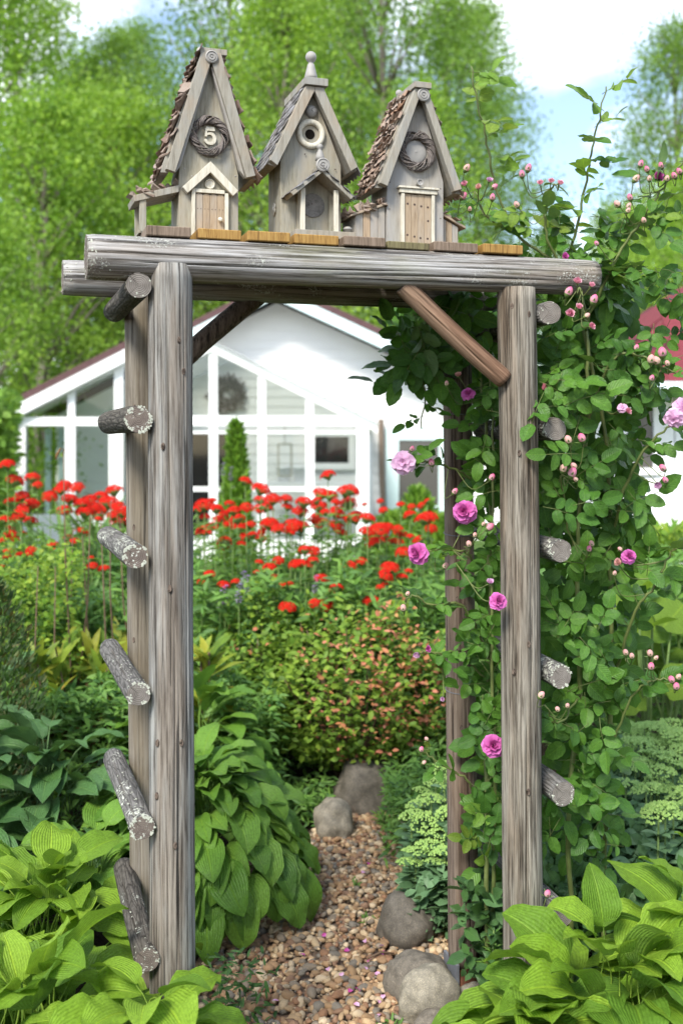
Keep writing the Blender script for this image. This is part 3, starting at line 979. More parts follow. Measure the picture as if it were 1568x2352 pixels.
ln.box(-0.1, 0.1, -0.03, 0.03, -0.44, -0.42).box(-0.1, 0.1, -0.03, 0.03, 0, 0.02).tube([(0, 0, 0.02), (0, 0, 0.32)], 0.006, 5)
tag(ln.build('hanging_lantern', BH_CREAM, None, Matrix.Translation((hx(654, 15), 15, hz(1022, 15)))), 'pale lantern frame hanging behind the veranda glass', 'lantern')

# ------------------------------------------------------------------ red-roofed cottage on the right
CY = 9.5
cot = thing('red_roofed_cottage', 'white cottage with a red shingle roof behind the roses', 'house', (hx(1700, CY), CY, 0))
cx0 = hx(1425, CY)
MB().box(cx0, cx0 + 4.2, CY + 0.05, CY + 3.5, 0, hz(890, CY)).build('wall', WHITE, cot, IDN)
e0, e1, ez = cx0 - 0.35, cx0 + 4.5, hz(884, CY)
rx, rz = cx0 + 2.1, hz(884, CY) + 1.75
V = [(e0, CY - 0.35, ez), (e1, CY - 0.35, ez), (rx, CY + 1.8, rz), (e0, CY + 3.9, ez), (e1, CY + 3.9, ez), (e0, CY - 0.35, ez - 0.05), (e1, CY - 0.35, ez - 0.05), (e1, CY + 3.9, ez - 0.05), (e0, CY + 3.9, ez - 0.05)]
F = [[0, 1, 2], [1, 4, 2], [4, 3, 2], [3, 0, 2], [5, 8, 7, 6], [0, 5, 6, 1], [1, 6, 7, 4], [4, 7, 8, 3], [3, 8, 5, 0]]
croof = add('roof', mesh('roof', V, F, [ROOF_RED], smooth=False), cot, IDN)
# shingles on the two faces that show
sr_ = random.Random(8)
shm = [MB().box(-0.16, 0.155, -0.004, 0.004, -0.17, 0.0).mesh('shingle', mm) for mm in (ROOF_RED, ROOF_RED, ROOF_RED_D)]
for A, B, Cc in (((e0, CY - 0.35, ez), (e1, CY - 0.35, ez), (rx, CY + 1.8, rz)), ((e0, CY + 3.9, ez), (e0, CY - 0.35, ez), (rx, CY + 1.8, rz))):
    A, B, Cc = Vector(A), Vector(B), Vector(Cc)
    ux = (B - A).normalized()
    nn = ux.cross(Cc - A).normalized()
    if nn.z < 0: nn = -nn
    up = nn.cross(ux)
    if up.z < 0: up = -up
    H = (Cc - A).dot(up)
    apu = (Cc - A).dot(ux)
    W = (B - A).length
    rows = int(H / 0.155)
    for i in range(rows):
        h = (i + 1) * 0.155
        if h > H: break
        lo, hi = apu * h / H, W - (W - apu) * h / H
        u = lo + (0.16 if i % 2 else 0.04)
        while u < hi - 0.1:
            wp = A + ux * u + up * h + nn * 0.014
            if wp.x / wp.y * FOC + 784 < 1640:
                M = frame(wp, ux, up)
                M = M @ Matrix.Rotation(0.05, 4, 'X')
                add('shingle', shm[sr_.choice((0, 1, 1, 0, 2))], croof, M)
            u += 0.325
MB().box(e0 - 0.01, e1, CY - 0.42, CY - 0.355, ez - 0.09, ez + 0.01).build('gutter', MINT, cot, IDN)
MB().box(e0 + 0.05, e1, CY - 0.33, CY + 0.045, ez - 0.11, ez - 0.06).build('soffit', CREAM, cot, IDN)
window(cot, 1436, 1512, 915, 1090, CY + 0.04, WHITE, GREYPANE, 0.06)
for k in range(12):
    xx = hx(1515, CY) + k * 0.14
    MB().box(xx, xx + 0.125, CY + 0.02, CY + 0.048, 0.02, hz(905, CY)).build('plank', WHITE, cot, IDN)
for k in range(7):
    xx = hx(1436, CY) - 0.01 + k * 0.045
    MB().box(xx, xx + 0.04, CY + 0.02, CY + 0.048, 0.02, hz(1092, CY)).build('plank', WHITE, cot, IDN)

# ------------------------------------------------------------------ the wood behind
QUAD = ([(0, 0, 0), (0.5, -0.32, 0.06), (1, 0, 0), (0.5, 0.32, 0.06)], [[0, 1, 2, 3]], None)


def leaf_cloud(rs, centers, radii, per, size, updir=0.5):
    n = len(centers) * per
    C = np.repeat(np.asarray(centers), per, axis=0)
    Rr = np.repeat(np.asarray(radii), per)
    p = C + rs.randn(n, 3) * (Rr[:, None] * np.array([0.55, 0.55, 0.42]))
    x = rs.randn(n, 3)
    x[:, 2] -= 0.35
    nz = rs.randn(n, 3) * 0.75
    nz[:, 2] += updir
    nz[:, 1] -= 0.35
    x /= np.linalg.norm(x, axis=1)[:, None]
    y = np.cross(nz, x)
    y /= np.linalg.norm(y, axis=1)[:, None] + 1e-9
    z = np.cross(x, y)
    s = size * rs.uniform(0.7, 1.3, n)[:, None]
    Ms = np.zeros((n, 4, 4))
    Ms[:, :3, 0], Ms[:, :3, 1], Ms[:, :3, 2], Ms[:, :3, 3] = x * s, y * s, z * s, p
    Ms[:, 3, 3] = 1
    tone = np.repeat(rs.rand(len(centers)), per) * 0.6 + rs.rand(n) * 0.4
    return Ms, tone


def make_tree(seed, H, Rc, base, ncl, per, mat, size=0.1, cr=0.62):
    rs = np.random.RandomState(seed)
    rd = random.Random(seed)
    mb = MB()
    lean = Vector((rd.uniform(-.4, .4), rd.uniform(-.3, .3), 0))
    tp = [Vector((0, 0, 0)) + lean * (t * t) + Vector((rd.uniform(-.08, .08), 0, H * 0.97 * t)) for t in np.linspace(0, 1, 9)]
    mb.tube(tp, [0.16 * (1 - 0.93 * t) + 0.01 for t in np.linspace(0, 1, 9)], 8)
    cen, rad = [], []
    for k in range(ncl):
        t = rd.random() ** 0.85
        h = base + (H - base) * t
        prof = math.sin(math.pi * min(1, (0.12 + 0.88 * t)) ** 0.75) * 0.9 + 0.12
        a = rd.uniform(0, 6.283)
        r = Rc * prof * rd.uniform(0.25, 1.0) ** 0.6
        q = Vector((r * math.cos(a), r * math.sin(a), h)) + lean * (t * t)
        cen.append(tuple(q))
        rad.append(rd.uniform(0.75, 1.3) * cr)
        if k % 3 == 0:
            b = tp[min(8, int(8 * max(0.1, (h - r * 0.7) / H)))]
            mb.tube([b, (b + q) / 2 + Vector((0, 0, 0.2)), q], [0.035, 0.022, 0.008], 4)
    Ms, tone = leaf_cloud(rs, cen, rad, per, size)
    return mb.mesh('trunk', TRUNK, True), scatter('crown', QUAD, Ms, [mat], tone, False)


variants = [make_tree(1, 14.5, 3.2, 1.2, 330, 100, TREE_A), make_tree(2, 13.5, 2.9, 1.4, 280, 100, TREE_B),
            make_tree(3, 15.5, 3.0, 1.4, 300, 100, TREE_B), make_tree(4, 12.0, 2.6, 0.8, 260, 100, TREE_A),
            make_tree(5, 7.2, 2.5, 0.3, 200, 130, TREE_A, 0.085, 0.55)]


def tree(vi, x, Y, sc, rz, label, group='trees of the wood behind the house', name='leafy_tree'):
    t = thing(name, label, 'tree', G(x, Y), rz, group)
    t.scale = (sc, sc, sc)
    WM[t] = WM[t] @ Matrix.Diagonal((sc, sc, sc, 1))
    for nm, me in zip(('trunk', 'crown'), variants[vi]):
        add(nm, me, t)


WOOD = [(0, 60, 27, 1.0, 0.3, 'tall leafy tree rising at the left picture edge'), (2, 330, 33, 0.9, 1.2, 'leafy tree behind the number 5 birdhouse, further back'),
        (1, 560, 26, 1.05, 2.1, 'leafy tree standing between the number 5 and middle birdhouses'), (0, 720, 30, 1.05, 4.0, 'bright leafy tree right behind the middle birdhouse'),
        (2, 880, 25, 1.0, 5.1, 'tall leafy tree between the middle and right birdhouses'), (1, 1020, 28, 0.98, 0.7, 'leafy tree behind the right birdhouse at the sky edge of the wood'),
        (3, 640, 22.5, 0.95, 3.3, 'nearer leafy tree just above the house gable'), (3, -60, 24, 1.1, 1.0, 'leafy tree half outside the left picture edge'),
        (0, 450, 38, 0.95, 2.7, 'far leafy tree filling the gap left of the number 5 birdhouse'), (2, 1090, 33, 0.95, 3.8, 'last tall tree of the wood beside the open sky'),
        (1, 170, 34, 1.0, 5.0, 'far leafy tree under the pale gap at the upper left'), (2, 800, 38, 1.05, 1.9, 'far tree closing the wood above the middle birdhouse'),
        (3, 960, 23, 0.75, 0.2, 'lower leafy tree above the rose-covered beam end'), (2, 250, 29, 0.80, 4.2, 'mid-height leafy tree above the left end of the beam'),
        (0, 640, 41, 1.1, 0.9, 'far bright tree between the two left birdhouses')]
for vi, x, Y, sc, rz, lab in WOOD:
    tree(vi, x, Y, sc, rz, lab)
tree(0, -330, 27, 0.95, 2.2, 'leafy tree of the wood beyond the left picture edge')
tree(1, -560, 30, 1.0, 0.4, 'leafy tree of the wood far beyond the left picture edge')
tree(4, 90, 20.5, 1.12, 0.4, 'bushy yellow-green tree over the left eave of the house', 'low trees beside the house')
tree(4, 290, 23.5, 1.25, 2.4, 'bushy yellow-green tree between the house roof and the log beam', 'low trees beside the house')
tree(4, -60, 17, 0.75, 1.4, 'low leafy tree at the left corner of the white house', 'low trees beside the house')
tree(1, 1560, 28, 0.92, 1.0, 'rightmost tall tree, standing against the open sky', 'trees under the open sky')
tree(3, 1395, 34, 0.74, 2.0, 'tree under the open sky, behind the tall bare rose shoot', 'trees under the open sky')
tree(2, 1265, 36, 0.58, 3.1, 'shorter tree under the open sky, just right of the wood', 'trees under the open sky')
tree(4, 1480, 25, 0.95, 4.4, 'low green tree behind the red roof, on its left', 'trees under the open sky')
tree(4, 1620, 22, 1.0, 0.9, 'low green tree behind the red roof, at the right edge', 'trees under the open sky')
# ------------------------------------------------------------------ the log arch
ARCH_RZ = math.atan2(0.275, 0.842)
arch = thing('garden_arch', 'weathered log garden arch with rungs on both sides', 'arch', (0.03, 2.85, 0))


def log_mesh(name, L, r0, r1, seed, mats, cracks=(), nseg=30, nz=30, lump=0.02, bend=0.0, tilt0=0.0, tilt1=0.0):
    rd = random.Random(seed)
    angs = [2 * math.pi * i / nseg for i in range(nseg)]
    cr = []
    for (a, z0, z1, w, dep) in cracks:
        wr = 1.4 * w / ((r0 + r1) / 2)
        angs = [q for q in angs if abs((q - a + math.pi) % (2 * math.pi) - math.pi) > wr * 1.6]
        angs += [(a - wr) % (2 * math.pi), (a - 0.02 * wr) % (2 * math.pi), (a + wr) % (2 * math.pi)]
        cr.append(((a - 0.02 * wr) % (2 * math.pi), z0, z1, dep, rd.uniform(0, 9)))
    angs = sorted(angs)
    n = len(angs)
    V, F, fm = [], [], []
    bd = rd.uniform(0, 6.28)
    so = seed * 5.1
    for j in range(nz + 1):
        t = j / nz
        z = L * t
        r = r0 + (r1 - r0) * t
        ox, oy = bend * math.sin(math.pi * t) * math.cos(bd), bend * math.sin(math.pi * t) * math.sin(bd)
        tw = 0.10 * math.sin(t * 5 + so)
        for a in angs:
            k = r * (1 + lump * 2 * mnoise.noise((math.cos(a) * 0.9 + so, math.sin(a) * 0.9, z * 2.2))
                     + lump * 0.7 * mnoise.noise((math.cos(a) * 3 + so, math.sin(a) * 3, z * 6)))
            zz = z
            for (ca, z0, z1, dep, ph) in cr:
                if abs(a - ca) < 1e-6 and z0 <= t <= z1:
                    e = min(1, (t - z0) * 9 + 0.2, (z1 - t) * 9 + 0.2)
                    k -= 1.3 * dep * e * (0.65 + 0.35 * math.sin(t * 17 + ph))
            if j in (0, nz):
                k *= 0.965
            aa = a + tw * (1 if cr else 0)
            if j == nz: zz += tilt1 * math.cos(aa) * r
            if j == 0: zz += tilt0 * math.cos(aa) * r
            V.append((ox + k * math.cos(aa), oy + k * math.sin(aa), zz))
    for j in range(nz):
        for i in range(n):
            a, b = j * n + i, j * n + (i + 1) % n
            F.append([a, b, b + n, a + n])
            fm.append(0)
    for j, top in ((0, False), (nz, True)):
        c = len(V)
        V.append((0, 0, L * j / nz))
        for i in range(n):
            a, b = j * n + i, j * n + (i + 1) % n
            F.append([a, b, c] if top else [b, a, c])
            fm.append(1)
    me = mesh(name, V, F, mats, None, True, fm)
    for p in me.polygons:
        if p.material_index == 1:
            p.use_smooth = False
    return me


def log(name, p0, p1, r0, r1, seed, mats, **k):
    p0, p1 = Vector(p0), Vector(p1)
    LOGS.append((p0, p1, max(r0, r1)))
    return add(name, log_mesh(name, (p1 - p0).length, r0, r1, seed, mats, **k), arch, frame_z(p0, p1))


LOGS = []
FL0, FL1 = Vector((-0.386, 2.478, 0.0)), Vector((-0.393, 2.478, 2.035))
FR0, FR1 = Vector((0.466, 2.753, 0.0)), Vector((0.446, 2.753, 2.02))
BL0, BL1 = Vector((-0.520, 2.912, 0.0)), Vector((-0.540, 2.912, 2.03))
BR0, BR1 = Vector((0.366, 3.235, 0.062)), Vector((0.345, 3.235, 2.03))
CA = math.pi / 2     # in a post's frame the camera looks at this angle
post_fl = log('post', FL0, FL1, 0.0525, 0.0505, 1, [WOOD_L, END], nz=60, cracks=[(CA + 0.02, 0.52, 0.995, 0.0022, 0.016), (CA + 0.38, 0.03, 0.55, 0.0014, 0.01), (CA - 0.75, 0.1, 0.7, 0.001, 0.007), (CA - 0.35, 0.05, 0.35, 0.0012, 0.008), (CA + 0.8, 0.5, 0.95, 0.001, 0.007), (CA - 0.2, 0.62, 0.9, 0.0009, 0.006), (CA + 0.2, 0.3, 0.62, 0.0009, 0.006)], lump=0.022, bend=0.004)
post_fr = log('post', FR0, FR1, 0.0525, 0.0485, 2, [WOOD_R, END], nz=60, cracks=[(CA + 0.12, 0.05, 0.5, 0.0022, 0.016), (CA - 0.1, 0.78, 0.995, 0.002, 0.014), (CA + 0.6, 0.3, 0.8, 0.0012, 0.008), (CA - 0.55, 0.35, 0.75, 0.0012, 0.008), (CA - 0.3, 0.1, 0.45, 0.001, 0.007), (CA + 0.35, 0.5, 0.85, 0.0011, 0.007)], lump=0.026, bend=0.004)
post_bl = log('post', BL0, BL1, 0.045, 0.045, 3, [WOOD_LB, END], nz=40, cracks=[(CA - 0.1, 0.1, 0.6, 0.0014, 0.01)], lump=0.012)
post_br = log('post', BR0, BR1, 0.046, 0.043, 4, [WOOD_RB, END], nz=40, cracks=[(CA - 0.2, 0.5, 0.98, 0.0018, 0.012), (CA + 0.3, 0.02, 0.4, 0.0014, 0.01)], lump=0.012)
ax = Vector((0.842, 0.275, 0)).normalized()
fb0 = FL0 + ax * -0.198; fb0.z = 2.047
fb1 = FL0 + ax * 1.099; fb1.z = 2.058

beam_f = log('beam', fb0 + Vector((0, 0.012, 0)), fb1 + Vector((0, 0.012, 0)), 0.051, 0.0455, 5, [WOOD_BEAM, END_L], nz=60,
             cracks=[(0.95, 0.02, 0.75, 0.0016, 0.012), (1.25, 0.3, 0.98, 0.0018, 0.013), (1.55, 0.55, 0.97, 0.0013, 0.009), (0.7, 0.05, 0.42, 0.0012, 0.008), (1.8, 0.1, 0.6, 0.0012, 0.009), (1.08, 0.6, 0.99, 0.0012, 0.01), (1.4, 0.02, 0.35, 0.0011, 0.008), (0.5, 0.3, 0.9, 0.0012, 0.008), (2.05, 0.45, 0.9, 0.001, 0.007), (0.82, 0.5, 0.8, 0.0016, 0.012)], lump=0.022)
bb0 = BL0 + ax * -0.225; bb0.z = 2.061
bb1 = BL0 + ax * 1.13; bb1.z = 2.063
beam_b = log('beam', bb0, bb1, 0.0465, 0.045, 6, [WOOD_BEAM, END_L], nz=40, cracks=[(0.2, 0.0, 0.5, 0.0014, 0.01)], lump=0.02)

# knots on the posts
kn = MB()
kn.lathe([(0.0060, -0.004), (0.0056, 0.0002), (0.0042, 0.0012), (0.0030, 0.0002), (0.0005, 0.0004)], 10)
knot_me = kn.mesh('knot', [WOOD_DARK], True)


def knots(post, p0, p1, r, spots):
    for ang, z in spots:
        d = Vector((math.sin(ang), -math.cos(ang), 0))
        q = p0.lerp(p1, (z - p0.z) / (p1.z - p0.z)) + d * (r * 1.0)
        M = frame(q, (0, 0, 1), d)
        add('knot', knot_me, post, M @ Matrix.Diagonal((1.5, 0.8, 0.8, 1)))


knots(post_fl, FL0, FL1, 0.051, [(0.55, 1.86), (0.78, 1.79), (0.3, 0.72), (0.62, 0.95), (-0.55, 0.95), (-0.2, 1.62), (0.25, 0.40), (-0.6, 0.83), (0.1, 1.30)])
knots(post_fr, FR0, FR1, 0.050, [(0.5, 1.95), (-0.4, 1.97), (0.3, 1.12), (-0.5, 1.05), (0.2, 0.75), (-0.1, 1.6)])
knots(post_br, BR0, BR1, 0.045, [(-0.2, 1.72), (0.1, 0.3), (-0.3, 1.16), (-0.1, 0.78)])
knots(post_bl, BL0, BL1, 0.045, [(-0.3, 1.72), (-0.4, 1.4), (-0.5, 1.1)])

# rungs
fl_base = [(0, 0, 0)] + [(math.cos(a), math.sin(a), -0.35) for a in np.linspace(0, 6.283, 7)[:-1]]
fl_faces = [[0, 1 + i, 1 + (i + 1) % 6] for i in range(6)]


def lichen_on(parent, M, L, r, n, seed, top=0.6, rim=True):
    """crusty lichen flakes round the front end and along the top of a log (front end at z=0)"""
    rd = random.Random(seed)
    Ms = []
    mi = M.to_3x3()
    upl = mi.inverted() @ Vector((0, 0, 1))
    ua = math.atan2(upl.y, upl.x)
    for k in range(n * 3):
        s = rd.uniform(0.0007, 0.0024)
        if rim and rd.random() < 0.72:
            a = rd.uniform(0, 6.283)
            if rd.random() < 0.6:
                rr = r * (1 - abs(rd.gauss(0, 0.14)))
                p, nrm = Vector((rr * math.cos(a), rr * math.sin(a), -0.0004)), Vector((0, 0, -1))
            else:
                p, nrm = Vector((r * math.cos(a), r * math.sin(a), abs(rd.gauss(0, 0.02)))), Vector((math.cos(a), math.sin(a), 0))
        else:
            a = ua + rd.gauss(0, 0.55)
            p, nrm = Vector((r * math.cos(a), r * math.sin(a), L * top * rd.random() ** 1.5)), Vector((math.cos(a), math.sin(a), 0))
        if mnoise.noise(p * 75 + Vector((seed, 0, 0))) < 0.02: continue
        p = p + nrm * s * 0.15
        q = frame(p, nrm.orthogonal(), nrm) @ Matrix.Rotation(rd.uniform(0, 6), 4, 'Z') @ Matrix.Diagonal((s * rd.uniform(0.7, 1.7), s, s * 0.8, 1))
        Ms.append([list(x) for x in (M @ q)])
    me = scatter('lichen', (fl_base, fl_faces, None), Ms, [LICHEN], None, False)
    tag(add('lichen', me, parent, IDN), kind='stuff')


LR = [((320, 660), (262, 712)), ((319, 962), (250, 972)), ((311, 1272), (247, 1238)), ((319, 1580), (252, 1500)), ((327, 1885), (262, 1755)), ((338, 2190), (285, 2005))]
for i, (f, b) in enumerate(LR):
    p0, p1 = P(*f, 2.42), P(*b, 2.945)
    p0.z = p1.z = (p0.z + p1.z) / 2 + 0.0
    p0.z += rng.uniform(-.004, .004)
    r = (0.0285, 0.031, 0.028, 0.0275, 0.0285, 0.028)[i]
    o = log('rung', p0, p1, r, r * 1.0, 20 + i, [BARK if i in (0, 1, 5) else BARK_G, END if i in (0, 3) else END_L], lump=0.06, nz=24, cracks=[(1.0, 0.0, 0.8, 0.002, 0.01), (4.0, 0.1, 0.9, 0.0016, 0.008)])
    lichen_on(o, WM[o], (p1 - p0).length, r, (15, 190, 210, 90, 190, 60)[i], 40 + i)
RR = [(1262, 718), (1274, 985), (1288, 1265), (1288, 1554), (1293, 1824), (1290, 2105)]
for i, f in enumerate(RR):
    p0 = P(*f, 2.735)
    p1 = Vector((0.425 - 0.006 * i * 0, 3.29, p0.z))
    r = (0.030, 0.030, 0.0295, 0.030, 0.031, 0.029)[i]
    o = log('rung', p0, p1, r, r * 0.95, 30 + i, [BARK_G if i != 1 else BARK, END], lump=0.06, nz=24, cracks=[(2.0, 0.0, 0.8, 0.002, 0.01)])
    lichen_on(o, WM[o], (p1 - p0).length, r, (14, 8, 16, 60, 55, 10)[i], 60 + i, 0.25)
lichen_on(beam_f, WM[beam_f], 1.3, 0.051, 130, 71, 0.25)
lichen_on(beam_b, WM[beam_b], 1.3, 0.0465, 120, 72, 0.14)
lichen_on(post_fl, WM[post_fl] @ Matrix.Translation((0, 0, 2.035)) @ Matrix.Diagonal((1, 1, -1, 1)), 0.02, 0.047, 60, 73, 0.5)

# braces
pts = smooth_path([P(600, 672, 3.02), P(512, 745, 3.0), P(443, 805, 2.975), P(352, 900, 2.955), P(330, 980, 2.95), P(327, 1066, 2.95)], 6)
MB().tube(pts, [0.028] * (len(pts) - 3) + [0.026, 0.024, 0.022], 12).build('brace', WOOD_DARK, arch, IDN, True)
b0, b1 = P(925, 655, 2.665), P(1158, 872, 2.725)
log('brace', b0, b1, 0.0245, 0.025, 51, [WOOD_BRACE, END], cracks=[(CA + 0.3, 0.1, 0.9, 0.0012, 0.006)], lump=0.03, bend=0.004)
log('brace', P(1140, 790, 3.2), P(1085, 690, 3.22), 0.02, 0.02, 52, [WOOD_DARK, END], lump=0.04)

# rusty shoe under the rear right post, thin tie wires on it
fx, fy = BR0.x, BR0.y
sh = MB()
sh.box(fx - 0.03, fx + 0.075, fy - 0.05, fy - 0.044, 0.0, 0.066, 0).box(fx - 0.045, fx - 0.036, fy - 0.05, fy + 0.05, 0.0, 0.085, 1).box(fx - 0.03, fx + 0.06, fy - 0.04, fy + 0.05, 0.052, 0.0615, 0)
sh.box(fx - 0.03, fx - 0.02, fy - 0.04, fy + 0.05, 0, 0.051, 0).box(fx + 0.05, fx + 0.06, fy - 0.04, fy + 0.05, 0, 0.051, 0)
sh.build('post_shoe', [RUST, STEEL], arch, Matrix.Translation((fx, fy, 0)) @ Matrix.Rotation(0.3, 4, 'Z') @ Matrix.Translation((-fx, -fy, 0)))
for yy in (948, 1224, 1582):
    c = P(1052, yy, 3.235)
    mb = MB()
    q = BR0.lerp(BR1, (c.z - BR0.z) / (BR1.z - BR0.z))
    mb.torus(0.0462, 0.0013, 24, 5)
    mb.build('tie_wire', STEEL, arch, Matrix.Translation(q) @ Matrix.Rotation(0.12, 4, 'X'), True)

# planks across the two beams
PL = [(338, 435, 0), (455, 552, 1), (567, 663, 1), (674, 776, 1), (785, 881, 0), (886, 986, 2), (991, 1096, 0), (1101, 1196, 1)]
dv = Vector((-ax.y, ax.x, 0))
plank_mats = [PLANK_GREY, PLANK_OCHRE, PLANK_MOSS]
for i, (x0, x1, mi) in enumerate(PL):
    xm = (x0 + x1) / 2
    k = (xm - 784) / FOC
    t = (k * FL0.y - FL0.x) / (ax.x - k * ax.y)
    c = FL0 + ax * t
    w = (x1 - x0) / FOC * c.y / 0.96
    bz = 2.047 + 0.011 * (t + 0.198) / 1.297 + 0.051 - 0.0055 * (t + 0.198) / 1.297
    M = Matrix.Translation((c.x, c.y, bz)) @ Matrix.Rotation(ARCH_RZ + rng.uniform(-.02, .02), 4, 'Z')
    y0 = -0.012 + rng.uniform(-.006, .006)
    h = 0.023 if mi != 2 else 0.018
    MB().box(-w / 2, w / 2, y0, y0 + 0.56, 0.001, 0.001 + h).build('plank', plank_mats[mi], arch, M, bev=0.002)
PLANK_TOP = 2.122
# ------------------------------------------------------------------ the three birdhouses
class BH:
    """a birdhouse measured on its front: cx, cy are picture units, m metres per unit"""

    def __init__(self, name, label, loc, c0, zb, m, f):
        self.o = thing(name, label, 'birdhouse', loc, ARCH_RZ, 'birdhouses on the arch')
        self.c0, self.zb, self.m, self.f = c0, zb, m, f

    def x(self, c): return (c - self.c0) * self.m / self.f
    def z(self, c): return (self.zb - c) * self.m
    def poly(self, pts): return [(self.x(a), self.z(b)) for a, b in pts]

    def prism(self, name, pts, y0, y1, mat, parent=None, bev=0.0008):
        return MB().prism(self.poly(pts), y0, y1).build(name, mat, parent or self.o, WM[self.o], bev=bev)

    def box(self, name, x0, x1, z1, z0, y0, y1, mat, parent=None, bev=0.0008):
        return self.prism(name, [(x0, z0), (x1, z0), (x1, z1), (x0, z1)], y0, y1, mat, parent, bev)

    def turned(self, name, cx, cy, y, prof, mat, parent=None):
        """turned wood facing the camera: prof of (radius, towards viewer)"""
        M = WM[self.o] @ Matrix.Translation((self.x(cx), y, self.z(cy))) @ Matrix.Rotation(R(90), 4, 'X')
        return MB().lathe([(r * self.m, h * self.m) for r, h in prof], 24).build(name, mat, parent or self.o, M, True, sharp=28)

    def upright(self, name, cx, cy, y, prof, mat, parent=None):
        M = WM[self.o] @ Matrix.Translation((self.x(cx), y, self.z(cy)))
        return MB().lathe([(r * self.m, h * self.m) for r, h in prof], 18).build(name, mat, parent or self.o, M, True)

    def shingles(self, roof, A, B, y0, y1, rows, cols, metas, seed, lift=0.16, jit=0.12, side=1, drop=1.0):
        """shingles from ridge A to eave B (x, z), lapped like tiles"""
        rd = random.Random(seed)
        A, B = Vector((A[0], 0, A[1])), Vector((B[0], 0, B[1]))
        d = (B - A)
        L = d.length
        d.normalize()
        n = Vector((-d.z, 0, d.x))
        if n.x * side < 0: n = -n
        rl, cw = L / rows, (y1 - y0) / cols
        for i in range(rows):
            for j in range(cols):
                t = (i + 1 + rd.uniform(-jit, jit)) * rl
                y = y0 + (j + 0.5 + (0.25 if i % 2 else -0.25) + rd.uniform(-jit, jit)) * cw
                p = A + d * t * drop + n * 0.0025
                p.y = y
                # mesh: lies along -x from its lower end, z is outward
                M = WM[self.o] @ frame(p, d, n) @ Matrix.Rotation(rd.gauss(0, jit * 0.8), 4, 'Z') @ Matrix.Rotation(-lift * rd.uniform(0.4, 1.4), 4, 'Y') @ Matrix.Rotation(rd.gauss(0, jit), 4, 'X')
                M = M @ Matrix.Diagonal((rl * rd.uniform(1.35, 1.7), cw * rd.uniform(0.9, 1.1), 1, 1))
                add('shingle', rd.choice(metas), roof, M)


def shingle_mesh(mat, curl, pointed, th=0.0016, seed=0):
    """unit shingle: x from -1 (under the next row) to 0 (free end), y -0.5..0.5"""
    rd = random.Random(seed)
    V, F = [], []
    xs = (-1.0, -0.45, 0.0)
    for k, zo in enumerate((0.0, th)):
        for i, x in enumerate(xs):
            for j, y in enumerate((-0.47, 0.0, 0.47)):
                ex = 0.0
                if i == 2:
                    ex = (0.0 if j == 1 else -0.28 * pointed) + rd.uniform(-.12, .12) * (1 if curl else 0.3)
                V.append((x + ex, y + rd.uniform(-.03, .03), zo + curl * (0.007 if i == 2 else 0.0) * rd.uniform(0.2, 1.2) + curl * 0.003 * (abs(y) * 2) * rd.uniform(0, 1)))
    q = lambda i, j: i * 3 + j
    for i in range(2):
        for j in range(2):
            F.append([9 + q(i, j), 9 + q(i + 1, j), 9 + q(i + 1, j + 1), 9 + q(i, j + 1)])
            F.append([q(i, j), q(i, j + 1), q(i + 1, j + 1), q(i + 1, j)])
    F += [[q(2, 0), q(2, 1), 9 + q(2, 1), 9 + q(2, 0)], [q(2, 1), q(2, 2), 9 + q(2, 2), 9 + q(2, 1)]]
    for a, b in ((0, 1), (1, 2)):
        F += [[q(a, 0), q(b, 0), 9 + q(b, 0), 9 + q(a, 0)], [q(b, 2), q(a, 2), 9 + q(a, 2), 9 + q(b, 2)]]
    return mesh('shingle', V, F, [mat], smooth=False)


SH_BARK = [shingle_mesh(BH_BARK, 1.0, 0.3, 0.002, s) for s in range(5)]
SH_CURL = [shingle_mesh(BH_BARK3, 1.0, 0.9, 0.0014, s + 9) for s in range(6)]
SH_SLATE = [shingle_mesh(BH_SLATE, 0.0, 0.9, 0.0016, s + 20) for s in range(4)]


def twig_wreath(b, cx, cy, y, ro, ri, seed):
    rd = random.Random(seed)
    mb = MB()
    R0, rt = (ro + ri) / 2 * b.m, (ro - ri) / 2 * b.m
    for s in range(22):
        ph, tr = 6.283 * s / 22 + rd.uniform(-.2, .2), rd.uniform(0.8, 1.0)
        a0 = rd.uniform(0, 6.28)
        span = rd.uniform(3.2, 5.5)
        pts = []
        N = 26
        for i in range(N):
            t = i / (N - 1)
            a = a0 + span * t
            k = ph + a * 3.0
            e = rt * tr * (1.0 + 0.12 * math.sin(5 * t + s))
            rr = R0 + e * math.cos(k)
            pts.append((rr * math.cos(a), rr * math.sin(a), e * math.sin(k)))
        mb.tube(pts, [0.0019 * (1 - 0.5 * abs(2 * i / (N - 1) - 1)) for i in range(N)], 5)
    M = WM[b.o] @ Matrix.Translation((b.x(cx), y - rt * 0.75, b.z(cy))) @ Matrix.Rotation(R(90), 4, 'X')
    return mb.build('wreath', TWIG, b.o, M, True)


def nails(b, pts, y, mat, r=4.0, par=None):
    for cx, cy in pts:
        b.turned('nail', cx, cy, y, [(r, -3), (r, 1.5), (r * 0.5, 3.0)], mat, par)


